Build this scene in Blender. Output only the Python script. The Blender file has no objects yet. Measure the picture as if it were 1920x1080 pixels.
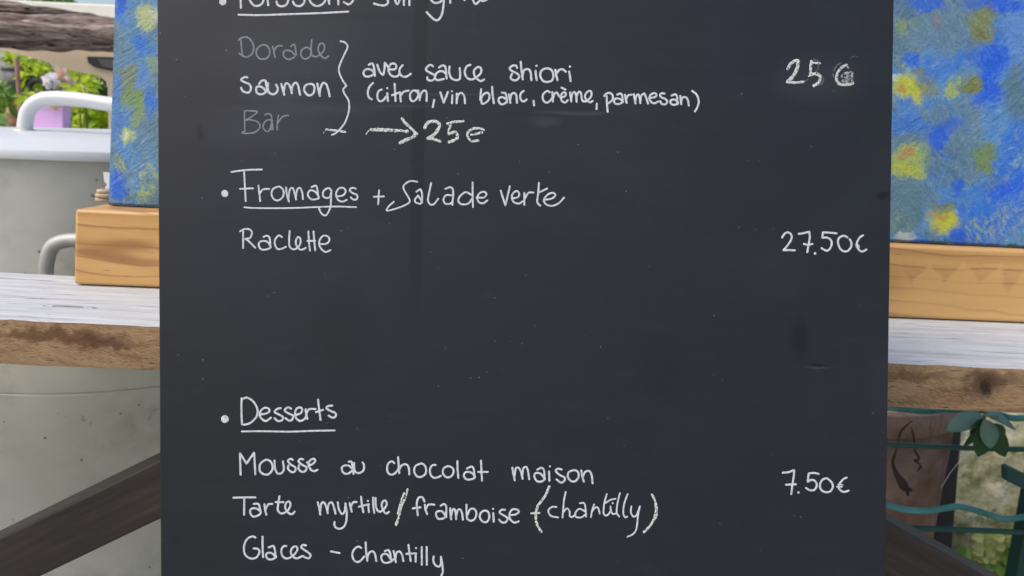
import bpy, bmesh, math, random
from mathutils import Vector, Matrix, noise
random.seed(7)
S = bpy.context.scene
COL = S.collection

# ------------------------------------------------------------------ camera
W, H, F = 1920.0, 1080.0, 1440.0
CAM_Z = 1.16
cam_data = bpy.data.cameras.new('camera'); cam = bpy.data.objects.new('camera', cam_data); COL.objects.link(cam)
cam_data.sensor_width = 36.0; cam_data.lens = 36.0 * F / W
cam_data.clip_start = 0.02; cam_data.clip_end = 2000
PITCH = math.radians(11.0); ROLL = math.radians(2.72)
cam.matrix_world = Matrix.Translation((0, 0, CAM_Z)) @ Matrix.Rotation(math.pi / 2 - PITCH, 4, 'X') @ Matrix.Rotation(ROLL, 4, 'Z')
cam_data.dof.use_dof = True; cam_data.dof.focus_distance = 0.64; cam_data.dof.aperture_fstop = 10.0
S.camera = cam
CM = cam.matrix_world.copy(); CO = CM.translation.copy()

# ------------------------------------------------------------------ light
world = bpy.data.worlds.new('World'); S.world = world; world.use_nodes = True
wn = world.node_tree.nodes; wl = world.node_tree.links
sky = wn.new('ShaderNodeTexSky'); sky.sky_type = 'NISHITA'; sky.sun_disc = False
SUN_EL, SUN_AZ = math.radians(52), math.radians(-125)      # azimuth measured clockwise from +Y
sky.sun_elevation = SUN_EL; sky.sun_rotation = SUN_AZ
sky.air_density = 1.0; sky.dust_density = 4.0; sky.ozone_density = 0.6
wl.new(sky.outputs[0], wn['Background'].inputs[0]); wn['Background'].inputs[1].default_value = 0.15
sd = bpy.data.lights.new('sun', 'SUN'); sun = bpy.data.objects.new('sun', sd); COL.objects.link(sun)
sd.energy = 1.0; sd.angle = math.radians(40); sd.color = (1.0, 0.96, 0.9)
sdir = Vector((math.sin(SUN_AZ) * math.cos(SUN_EL), math.cos(SUN_AZ) * math.cos(SUN_EL), math.sin(SUN_EL)))
sun.rotation_euler = sdir.to_track_quat('Z', 'Y').to_euler()
S.view_settings.view_transform = 'Standard'; S.view_settings.look = 'None'
S.view_settings.gamma = 1.0; S.view_settings.use_curve_mapping = False
S.view_settings.exposure = 0.5

# ------------------------------------------------------------------ rays
def ray(px, py):
    return (CM.to_3x3() @ Vector(((px - W / 2) / F, (H / 2 - py) / F, -1.0))).normalized()
def hit(px, py, p, n):
    d = ray(px, py); return CO + d * ((Vector(p) - CO).dot(n) / d.dot(n))
def hy(px, py, Y): return hit(px, py, (0, Y, 0), Vector((0, 1, 0)))
def hz(px, py, Z): return hit(px, py, (0, 0, Z), Vector((0, 0, 1)))

# ------------------------------------------------------------------ objects
def tag(o, label=None, cat=None, group=None, kind=None):
    if label: o['label'] = label
    if cat: o['category'] = cat
    if group: o['group'] = group
    if kind: o['kind'] = kind
    return o
def empty(name, loc, label=None, cat=None, group=None):
    o = bpy.data.objects.new(name, None); COL.objects.link(o); o.location = loc; o.empty_display_size = 0.05
    return tag(o, label, cat, group)
def link(name, verts, faces, mat, parent=None, smooth=False, mats=None, fm=None):
    me = bpy.data.meshes.new(name); me.from_pydata([tuple(v) for v in verts], [], faces)
    for m in (mats or [mat]): me.materials.append(m)
    if fm: me.polygons.foreach_set('material_index', fm)
    if smooth: me.polygons.foreach_set('use_smooth', [True] * len(me.polygons))
    me.update()
    o = bpy.data.objects.new(name, me); COL.objects.link(o)
    if parent:
        o.parent = parent; o.matrix_parent_inverse = parent_inv(parent)
    return o
def parent_inv(p):
    m = Matrix.LocRotScale(p.location, p.rotation_euler, p.scale)
    if p.parent: m = p.parent.matrix_local_chain @ m if False else m
    return m.inverted()
def recenter(o):
    """put a mesh object's origin at its own centre-bottom (keeps world shape)"""
    vs = [v.co for v in o.data.vertices]
    c = Vector(((min(v.x for v in vs) + max(v.x for v in vs)) / 2, (min(v.y for v in vs) + max(v.y for v in vs)) / 2, min(v.z for v in vs)))
    o.data.transform(Matrix.Translation(-c)); o.location = o.location + c
    return o

class MB:
    def __init__(s): s.v = []; s.f = []
    def add(s, vs, fs):
        b = len(s.v); s.v += [Vector(v) for v in vs]; s.f += [tuple(b + i for i in f) for f in fs]
    def box8(s, p):          # 8 points: bottom loop of 4, top loop of 4
        s.add(p, [(3, 2, 1, 0), (4, 5, 6, 7), (0, 1, 5, 4), (1, 2, 6, 5), (2, 3, 7, 6), (3, 0, 4, 7)])
    def box(s, c, sz, M=None):
        c = Vector(c); h = Vector(sz) / 2
        p = [Vector((x * h.x, y * h.y, z * h.z)) for z in (-1, 1) for x, y in ((-1, -1), (1, -1), (1, 1), (-1, 1))]
        s.box8([(c + (M @ q if M else q)) for q in p])
    def tube(s, pts, r, n=12, jit=0.0, cap=True):
        pts = [Vector(p) for p in pts]; m = len(pts)
        rs = r if isinstance(r, (list, tuple)) else [r] * m
        up = Vector((0, 0, 1)); rings = []; prev = None
        for i, p in enumerate(pts):
            t = (pts[min(i + 1, m - 1)] - pts[max(i - 1, 0)]).normalized()
            if prev is None:
                a = t.cross(up if abs(t.z) < .9 else Vector((1, 0, 0))).normalized()
            else:
                a = (prev - t * prev.dot(t)).normalized()
            prev = a; b = t.cross(a)
            ring = []
            for k in range(n):
                an = 2 * math.pi * k / n; q = a * math.cos(an) + b * math.sin(an)
                rr = rs[i] * (1 + (jit * noise.noise((p + q * rs[i]) * 30) if jit else 0))
                ring.append(p + q * rr)
            rings.append(ring)
        vs = [v for rg in rings for v in rg]; fs = []
        for i in range(m - 1):
            for k in range(n):
                fs.append((i * n + k, i * n + (k + 1) % n, (i + 1) * n + (k + 1) % n, (i + 1) * n + k))
        if cap: fs.append(tuple(range(n))[::-1]); fs.append(tuple((m - 1) * n + k for k in range(n)))
        s.add(vs, fs)
    def lathe(s, c, prof, n=48):
        c = Vector(c); vs = []; fs = []
        for (r, z) in prof:
            for k in range(n):
                a = 2 * math.pi * k / n; vs.append(c + Vector((r * math.cos(a), r * math.sin(a), z)))
        for i in range(len(prof) - 1):
            for k in range(n):
                fs.append((i * n + k, i * n + (k + 1) % n, (i + 1) * n + (k + 1) % n, (i + 1) * n + k))
        s.add(vs, fs)
    def prism(s, poly, off):
        n = len(poly); poly = [Vector(p) for p in poly]; off = Vector(off)
        s.add(poly + [p + off for p in poly], [tuple(range(n)), tuple(range(2 * n - 1, n - 1, -1))] + [(i, i + n, (i + 1) % n + n, (i + 1) % n) for i in range(n)])
    def leaf(s, base, tip, nrm, w, curl=0.15, n=5):
        base = Vector(base); tip = Vector(tip); ax = tip - base; L = ax.length; sd = ax.cross(Vector(nrm)).normalized(); nn = sd.cross(ax).normalized()
        vs = []
        for i in range(n + 1):
            t = i / n; ww = w * math.sin(math.pi * min(1, t * 0.93 + 0.05)) ** 0.8 if 0 < i < n else w * .05
            c = base + ax * t + nn * (-curl * L * (t * t))
            vs += [c - sd * ww * .5 + nn * ww * .15, c, c + sd * ww * .5 + nn * ww * .15]
        fs = []
        for i in range(n):
            a = i * 3; fs += [(a, a + 1, a + 4, a + 3), (a + 1, a + 2, a + 5, a + 4)]
        s.add(vs, fs)
    def build(s, name, mat, parent=None, smooth=False):
        return link(name, s.v, s.f, mat, parent, smooth)
def bevel(o, w, seg=2):
    m = o.modifiers.new('bevel', 'BEVEL'); m.width = w; m.segments = seg; m.limit_method = 'ANGLE'
    return o
def autosm(o, deg=40):
    o.data.polygons.foreach_set('use_smooth', [True] * len(o.data.polygons))
    try: o.data.set_sharp_from_angle(angle=math.radians(deg))
    except Exception: pass
    return o

# ------------------------------------------------------------------ materials
def srgb(r, g, b):
    f = lambda c: (c / 255 / 12.92) if c <= 10 else ((c / 255 + 0.055) / 1.055) ** 2.4
    return (f(r), f(g), f(b), 1)
class NT:
    def __init__(s, name, rough=0.6, spec=0.5, metal=0.0):
        s.m = bpy.data.materials.new(name); s.m.use_nodes = True; s.n = s.m.node_tree.nodes; s.l = s.m.node_tree.links
        s.b = s.n['Principled BSDF']; s.b.inputs['Roughness'].default_value = rough
        s.b.inputs['Metallic'].default_value = metal; s.b.inputs['Specular IOR Level'].default_value = spec
        s.tc = s.n.new('ShaderNodeTexCoord'); s.obj = s.tc.outputs['Object']
    def node(s, t, **kw):
        n = s.n.new(t)
        for k, v in kw.items(): setattr(n, k, v)
        return n
    def put(s, sock, v):
        if v is None: return
        if hasattr(v, 'is_output') or isinstance(v, bpy.types.NodeSocket): s.l.new(v, sock)
        else: sock.default_value = v
    def map(s, scale=(1, 1, 1), loc=(0, 0, 0), rot=(0, 0, 0), vec=None):
        n = s.node('ShaderNodeMapping'); s.put(n.inputs[0], vec or s.obj)
        n.inputs['Scale'].default_value = scale; n.inputs['Location'].default_value = loc; n.inputs['Rotation'].default_value = rot
        return n.outputs[0]
    def rmap(s, rot, scale, vec=None):
        return s.map(scale, vec=s.map(rot=rot, vec=vec))
    def noise(s, scale=5, detail=4, rough=0.55, vec=None, dist=0.0, col=False):
        n = s.node('ShaderNodeTexNoise'); s.put(n.inputs['Vector'], vec or s.obj); n.inputs['Scale'].default_value = scale
        n.inputs['Detail'].default_value = detail; n.inputs['Roughness'].default_value = rough; n.inputs['Distortion'].default_value = dist
        return n.outputs['Color' if col else 'Fac']
    def voro(s, scale=5, vec=None, feat='F1', out='Distance'):
        n = s.node('ShaderNodeTexVoronoi', feature=feat); s.put(n.inputs['Vector'], vec or s.obj); n.inputs['Scale'].default_value = scale
        return n.outputs[out]
    def ramp(s, fac, stops, interp='LINEAR'):
        n = s.node('ShaderNodeValToRGB'); n.color_ramp.interpolation = interp; s.put(n.inputs[0], fac)
        e = n.color_ramp.elements
        while len(e) < len(stops): e.new(0.5)
        for i, (p, c) in enumerate(stops): e[i].position = p; e[i].color = c if len(c) == 4 else (*c, 1)
        return n.outputs[0]
    def rng(s, fac, a, b, c=0.0, d=1.0, smooth=True):
        n = s.node('ShaderNodeMapRange', interpolation_type='SMOOTHSTEP' if smooth else 'LINEAR'); s.put(n.inputs[0], fac)
        for i, v in enumerate((a, b, c, d)): s.put(n.inputs[i + 1], v)
        return n.outputs[0]
    def mix(s, f, a, b, mode='MIX'):
        n = s.node('ShaderNodeMix', data_type='RGBA', blend_type=mode); s.put(n.inputs[0], f); s.put(n.inputs[6], a); s.put(n.inputs[7], b)
        return n.outputs[2]
    def math(s, op, a, b=None):
        n = s.node('ShaderNodeMath', operation=op); s.put(n.inputs[0], a); s.put(n.inputs[1], b); return n.outputs[0]
    def vmath(s, op, a, b=None, out=0):
        n = s.node('ShaderNodeVectorMath', operation=op); s.put(n.inputs[0], a)
        if b is not None: s.put(n.inputs[1], b)
        return n.outputs[out]
    def blob(s, vec, c, r, soft=0.35):
        """mask of an elliptic spot: centre c, radii r (object units)"""
        v = s.vmath('SUBTRACT', vec, tuple(c)); v = s.vmath('MULTIPLY', v, tuple(1 / x if x else 0 for x in r))
        d = s.vmath('LENGTH', v, out='Value')
        return s.rng(d, 1 + soft, 1 - soft)
    def sep(s, vec=None):
        n = s.node('ShaderNodeSeparateXYZ'); s.put(n.inputs[0], vec or s.obj); return n.outputs
    def bump(s, h, st=0.3, dist=0.001):
        n = s.node('ShaderNodeBump'); s.put(n.inputs['Height'], h); n.inputs['Strength'].default_value = st; n.inputs['Distance'].default_value = dist
        s.l.new(n.outputs[0], s.b.inputs['Normal'])
    def color(s, c, k=None):
        if k: c = s.mix(1.0, c, (k, k, k, 1), 'MULTIPLY')
        s.put(s.b.inputs['Base Color'], c); return s
    def rough(s, r): s.put(s.b.inputs['Roughness'], r)
def plain(name, c, rough=0.6, var=0.25, sc=20, metal=0.0, bump=0.0, bd=0.002, spec=0.5):
    t = NT(name, rough, spec, metal); f = t.noise(sc, 5)
    lo = tuple(x * (1 - var) for x in c[:3]) + (1,); hi = tuple(min(1, x * (1 + var)) for x in c[:3]) + (1,)
    t.color(t.ramp(f, [(0.3, lo), (0.7, hi)]))
    if bump: t.bump(t.noise(sc * 3, 6), bump, bd)
    return t.m

# ------------------------------------------------------------------ setting: ground
ZT = CAM_Z - 0.200                                    # top of the plank table
t = NT('gravel', 0.9)
n1 = t.noise(1.2, 6); v = t.voro(60)
t.color(t.mix(t.rng(v, .0, .6), t.ramp(n1, [(.3, srgb(88, 88, 76)), (.7, srgb(130, 128, 112))]), srgb(146, 144, 128)))
t.bump(v, .6, .01)
g = MB(); g.add([(-600, -600, 0), (600, -600, 0), (600, 600, 0), (-600, 600, 0)], [(0, 1, 2, 3)])
tag(g.build('ground', t.m), kind='structure')

# ------------------------------------------------------------------ table
F0 = hz(0, 598, ZT); F1 = hz(1920, 692, ZT)           # front upper edge
B0 = hz(0, 511, ZT)
tab_x = (F1 - F0).normalized(); tab_y = Vector((0, 0, 1)).cross(tab_x)
depth = (B0 - F0).dot(tab_y)
FB = hit(150, 689, F0, tab_y); thick = ZT - FB.z
print('table front y', F0.y, F1.y, 'depth', depth, 'thick', thick)
TR = Matrix((tab_x, tab_y, Vector((0, 0, 1)))).transposed()
TM = Matrix.Translation(hz(960, 645, ZT)) @ TR.to_4x4()   # table frame: x along, y back, z up; origin on front upper edge
TMi = TM.inverted()
def tl(p): return TMi @ Vector(p)
def mark_front(px, py):
    return tl(hit(px, py, F0, tab_y))
def mark_top(px, py): return tl(hz(px, py, ZT))

# material of the top: old white wash worn to grey, fine cracks along the grain
t = NT('weathered_whitewash', 0.75, 0.35)
w1 = t.map((1.6, 26, 26)); w2 = t.map((5, 190, 120)); w3 = t.map((2.2, 60, 40))
base = t.ramp(t.noise(3.2, 6, .6, w1, .3), [(.28, srgb(176, 177, 176)), (.5, srgb(196, 199, 202)), (.72, srgb(210, 214, 220))])
base = t.mix(t.rng(t.noise(5, 6, .62, w2, .4), .54, .70), base, srgb(168, 166, 162))
crack = t.rng(t.noise(4, 5, .6, w3, .9), .60, .63)
base = t.mix(t.math('MULTIPLY', crack, .7), base, srgb(94, 90, 84))
kn = mark_top(130, 575)
warp = t.vmath('ADD', t.obj, t.vmath('MULTIPLY', t.vmath('SUBTRACT', t.noise(38, 3, .6, col=True), (.5, .5, .5)), (.034, .009, 0)))
kv = t.vmath('MULTIPLY', t.vmath('SUBTRACT', warp, tuple(kn)), (1 / .036, 1 / .0085, 0))
kd = t.vmath('LENGTH', kv, out='Value')
rings = t.math('SINE', t.math('MULTIPLY', kd, 17.0))
km = t.math('MULTIPLY', t.rng(kd, 1.25, .6), t.rng(rings, .1, .9))
base = t.mix(t.math('MULTIPLY', km, .9), base, srgb(78, 74, 70))
cd_ = t.math('MULTIPLY', t.rng(t.vmath('LENGTH', t.vmath('MULTIPLY', t.vmath('SUBTRACT', warp, tuple(kn)), (1 / .016, 1 / .0024, 0)), out='Value'), 1.3, .5), .8)
base = t.mix(cd_, base, srgb(64, 60, 58))
t.color(base, 0.93)
t.bump(t.math('SUBTRACT', t.noise(5, 6, .65, w2, .3), t.math('MULTIPLY', crack, .8)), .5, .0012)
M_top = t.m
# material of the sawn front edge
t = NT('raw_sawn_wood', 0.85, 0.25)
e1 = t.map((4, 20, 24)); e2 = t.rmap((0, math.radians(14), 0), (22, 60, 150)); e3 = t.map((9, 30, 60))
base = t.ramp(t.noise(3, 6, .65, e1, .8), [(.25, srgb(126, 98, 70)), (.45, srgb(164, 132, 98)), (.62, srgb(184, 152, 116)), (.8, srgb(204, 178, 142))])
base = t.mix(t.rng(t.noise(5, 6, .7, e2, .5), .5, .72), base, srgb(120, 94, 72))
base = t.mix(t.math('MULTIPLY', t.rng(t.noise(9, 4, .7, t.rmap((0, math.radians(-26), 0), (14, 60, 120)), .4), .5, .6), .55), base, srgb(196, 172, 142))
base = t.mix(t.rng(t.noise(4, 6, .7, e3, 1.5), .61, .66), base, srgb(74, 54, 42))
wv = t.vmath('ADD', t.obj, t.vmath('MULTIPLY', t.vmath('SUBTRACT', t.noise(60, 4, .6, col=True), (.5, .5, .5)), (.045, 0, .03)))
for (px, py, rx, rz, c, k) in [(110, 630, .065, .006, srgb(104, 74, 52), .8), (190, 645, .03, .006, srgb(96, 68, 50), .8), (1845, 722, .02, .011, srgb(70, 52, 42), .75), (1852, 726, .009, .006, srgb(48, 36, 30), .8), (1870, 708, .03, .007, srgb(100, 78, 60), .6), (1712, 705, .03, .006, srgb(108, 80, 58), .6)]:
    p = mark_front(px, py); base = t.mix(t.math('MULTIPLY', t.blob(wv, p, (rx, 0, rz), .5), k), base, c)
t.color(base, 1.12); t.bump(t.noise(5, 6, .75, e2, .5), 1.0, .004)
M_front = t.m

table = empty('plank_table', TM.translation - Vector((0, 0, ZT)), 'weathered whitewashed plank table with diagonal braces behind the menu board', 'table')
# plank: cross-section swept along x, with worn, wavering edges
xs = [-1.25 + i * .006 for i in range(418)]
prof = []
for i in range(15): prof.append((depth * (1 - i / 14), 0, 0))                       # top, back to front
prof += [(0.0, -.0012, 1)] + [(0, -thick * k / 9, 1) for k in range(1, 9)] + [(0.0015, -thick, 1), (depth * .5, -thick, 1), (depth, -thick, 1)]
NP = len(prof); vs = []; fs = []; fm = []
for x in xs:
    for j, (y, z, m_) in enumerate(prof):
        q = Vector((x, y, z)); dy = dz = 0
        nz = noise.noise(Vector((x * 9, z * 60, 3.1))) * .0016 + noise.noise(Vector((x * 42, z * 160, 7))) * .0007
        if y < .003: dy = nz
        if 13 <= j <= 16: dz = -abs(noise.noise(Vector((x * 14, 0, 1)))) * .0016 - abs(noise.noise(Vector((x * 70, 0, 5)))) * .0009
        if 22 <= j <= 25: dz = noise.noise(Vector((x * 7, 2, 1))) * .002 + noise.noise(Vector((x * 50, 0, 9))) * .0008
        vs.append(TM @ Vector((x, y + dy, z + dz)))
for i in range(len(xs) - 1):
    for j in range(NP):
        k = (j + 1) % NP
        fs.append((i * NP + j, i * NP + k, (i + 1) * NP + k, (i + 1) * NP + j)); fm.append(0 if (j < 14 or j == NP - 1) else 1)
fs.append(tuple(range(NP))[::-1]); fm.append(1); fs.append(tuple((len(xs) - 1) * NP + k for k in range(NP))); fm.append(1)
plank = link('tabletop', vs, fs, None, None, mats=[M_top, M_front], fm=fm)
plank.data.transform(TM.inverted()); plank.matrix_world = TM
plank.parent = table; plank.matrix_parent_inverse = Matrix.Translation(-table.location)
autosm(plank, 35)

t = NT('dark_stained_wood', 0.55, 0.4)
d1 = t.map((3, 40, 40))
base = t.ramp(t.noise(3, 6, .6, d1, .4), [(.25, srgb(32, 28, 26)), (.6, srgb(48, 42, 39)), (.85, srgb(70, 62, 57))])
base = t.mix(t.rng(t.noise(14, 6, .7), .6, .75), base, srgb(74, 66, 60))
t.color(base); t.bump(t.noise(4, 5, .6, d1), .4, .001); M_brace = t.m
# braces: an inverted V under the plank, front faces just behind the plank's front edge
YB = F0.y + 0.035
def brace(p_a, p_b, p_c, far):
    # upper edge passes pixels a and b; p_c is a point on the lower edge
    a = hy(*p_a, YB); b = hy(*p_b, YB); c = hy(*p_c, YB)
    ax = (b - a).normalized(); nrm = Vector((0, 1, 0)); up = nrm.cross(ax)
    if up.z < 0: up = -up
    w = (a - c).dot(up)
    def at_z(z): return a + ax * ((z - a.z) / ax.z)
    top = at_z(ZT - thick - .006); bot = at_z(far)
    if (top - bot).dot(Vector((0, 0, 1))) < 0: top, bot = bot, top
    L = (top - bot).length; d = (top - bot).normalized()
    M = Matrix((d, nrm, up)).transposed().to_4x4(); M.translation = bot - up * w / 2 + nrm * .024
    m = MB(); m.box((L / 2 - .018, 0, 0), (L + .02, .045, w))
    o = m.build('brace', M_brace); o.matrix_world = M; o.parent = table; o.matrix_parent_inverse = Matrix.Translation(-table.location)
    bevel(o, .003); return top, bot
_, bl = brace((0, 1008), (299, 862), (80, 1080), .28)
_, br = brace((1665, 978), (1852, 1083), (1667, 1096), .28)
for x in (bl.x + .01, br.x - .01):
    for y in (YB + .075, TM.translation.y + depth - .04):
        m = MB(); m.box((0, 0, (ZT - thick) / 2 - .001), (.06, .045, ZT - thick - .002))
        o = m.build('leg', M_brace); o.location = (x, y, 0); o.parent = table; o.matrix_parent_inverse = Matrix.Translation(-table.location); bevel(o, .003)

# ------------------------------------------------------------------ pine beam on the table
C0 = hz(138, 535.5, ZT); C1 = hz(1920, 607.5, ZT)
bx = (C1 - C0).normalized(); by = Vector((0, 0, 1)).cross(bx)
ZB = hit(140, 392, C0, by).z
bh = ZB - ZT; print('beam y', C0.y, C1.y, 'h', bh)
BM = Matrix((bx, by, Vector((0, 0, 1)))).transposed().to_4x4(); BM.translation = C0
BMi = BM.inverted()
t = NT('oiled_pine', 0.42, 0.5)
g1 = t.map((1.1, 9, 13)); g2 = t.map((5, 60, 170)); g3 = t.map((30, 30, 420))
wvx = t.vmath('ADD', t.obj, t.vmath('MULTIPLY', t.vmath('SUBTRACT', t.noise(2.4, 2, .5, t.map((1.4, 5, 5)), col=True), (.5, .5, .5)), (0, 0, .055)))
wav = t.node('ShaderNodeTexWave', wave_type='BANDS', bands_direction='Z', wave_profile='SAW'); t.put(wav.inputs['Vector'], wvx)
wav.inputs['Scale'].default_value = 17; wav.inputs['Distortion'].default_value = .9; wav.inputs['Detail'].default_value = 3; wav.inputs['Detail Scale'].default_value = 1.2
base = t.ramp(t.noise(2.2, 5, .55, g1, .6), [(.25, srgb(172, 126, 72)), (.5, srgb(204, 158, 96)), (.75, srgb(222, 180, 118))])
base = t.mix(t.math('MULTIPLY', t.rng(wav.outputs['Fac'], .80, 1.0), .8), base, srgb(160, 112, 66))
base = t.mix(t.math('MULTIPLY', t.rng(t.noise(3, 5, .6, g2, .4), .55, .75), .4), base, srgb(172, 126, 78))
base = t.mix(t.math('MULTIPLY', t.rng(t.noise(1.5, 3, .6, t.map((26, 20, 420)), .2), .68, .71), .85), base, srgb(110, 70, 40))
# flame figure: pale cones
z_ = t.sep()
tri = t.math('PINGPONG', t.math('ADD', z_[0], t.math('MULTIPLY', t.noise(11, 4), .035)), .021)
fl = t.math('SUBTRACT', t.math('MULTIPLY', tri, 1.5), t.math('SUBTRACT', z_[2], t.math('ADD', .024, t.math('MULTIPLY', t.noise(12, 4), .042))))
flm = t.math('MULTIPLY', t.rng(fl, -.004, .006), t.rng(z_[0], 1.0, 1.04))
base = t.mix(t.math('MULTIPLY', flm, .5), base, srgb(220, 176, 108))
# broad darker flames in the left part
for (px, py, rx, rz) in [(165, 472, .022, .006), (200, 470, .03, .008), (240, 455, .03, .006), (255, 480, .035, .005)]:
    p = BMi @ hit(px, py, C0, by); p.y = 0
    base = t.mix(t.math('MULTIPLY', t.blob(wvx, p, (rx, 0, rz), .6), .7), base, srgb(150, 104, 60))
t.color(base, 0.92); t.bump(t.noise(3, 5, .6, g2, .4), .25, .0008); M_pine = t.m
LB = (C1 - C0).length + .25
m = MB(); ec = (BMi @ hit(140, 392, C0, by)).x
z0_, z1_ = .0014, bh
m.box8([(0, 0, z0_), (LB, 0, z0_), (LB, .11, z0_), (0, .11, z0_), (ec, 0, z1_), (LB, 0, z1_), (LB, .11, z1_), (ec, .11, z1_)])
beam = m.build('pine_beam', M_pine); beam.matrix_world = BM; bevel(beam, .004, 3); autosm(beam)
tag(beam, 'long yellow pine beam lying on the plank table under the blue painting', 'beam')

# ------------------------------------------------------------------ painting standing on the beam
Q0 = hz(203, 386.5, ZB); Q1 = hz(1920, 466.5, ZB)
qx = (Q1 - Q0).normalized(); lean = math.radians(9.4)
qh = Vector((0, 0, 1)).cross(qx); qz = (Vector((0, 0, 1)) * math.cos(lean) + qh * math.sin(lean)).normalized(); qn = qz.cross(qx) * -1
qb = qx.cross(qz) * -1                                 # towards the back
if qb.y < 0: qb = -qb
PM = Matrix((qx, qb, qz)).transposed().to_4x4(); PM.translation = Q0 + Vector((0, 0, .0015))
PMi = PM.inverted()
def pp(px, py):
    q = PMi @ hit(px, py, Q0, qb); return Vector((q.x, 0, q.z))
PXS = (Q1 - Q0).length / 1717.0                        # metres per picture pixel at the painting
t = NT('oil_paint_canvas', 0.5, 0.45)
nz1 = t.vmath('SUBTRACT', t.noise(26, 5, .65, col=True), (.5, .5, .5))
nz2 = t.vmath('SUBTRACT', t.noise(120, 4, .7, col=True), (.5, .5, .5))
pv = t.vmath('ADD', t.vmath('ADD', t.vmath('MULTIPLY', t.obj, (1, 0, 1)), t.vmath('MULTIPLY', nz1, (.05, 0, .05))), t.vmath('MULTIPLY', nz2, (.012, 0, .012)))
pvs = t.vmath('ADD', t.vmath('ADD', t.vmath('MULTIPLY', t.obj, (1, 0, 1)), t.vmath('MULTIPLY', nz1, (.018, 0, .018))), t.vmath('MULTIPLY', nz2, (.03, 0, .03)))
speck = t.noise(120, 7, .85, t.rmap((0, .5, 0), (1, 1, .6)))
GB, LBL, BL, DB = srgb(106, 142, 164), srgb(98, 150, 214), srgb(36, 122, 224), srgb(0, 98, 232)
YL, PY, OL, WH = srgb(206, 210, 40), srgb(172, 192, 88), srgb(134, 142, 56), srgb(214, 224, 220)
base = t.ramp(t.noise(7.5, 5, .62, t.obj, .8), [(.36, srgb(92, 130, 150)), (.47, GB), (.53, srgb(84, 148, 206)), (.62, srgb(48, 120, 222))])
base = t.mix(t.math('MULTIPLY', t.rng(t.noise(90, 5, .7), .5, .66), .5), base, srgb(136, 168, 190))
base = t.mix(t.math('MULTIPLY', t.rng(t.noise(70, 5, .75, t.map((1, 1, 1), (3, 1, 2))), .56, .68), .55), base, srgb(44, 90, 128))
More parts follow.
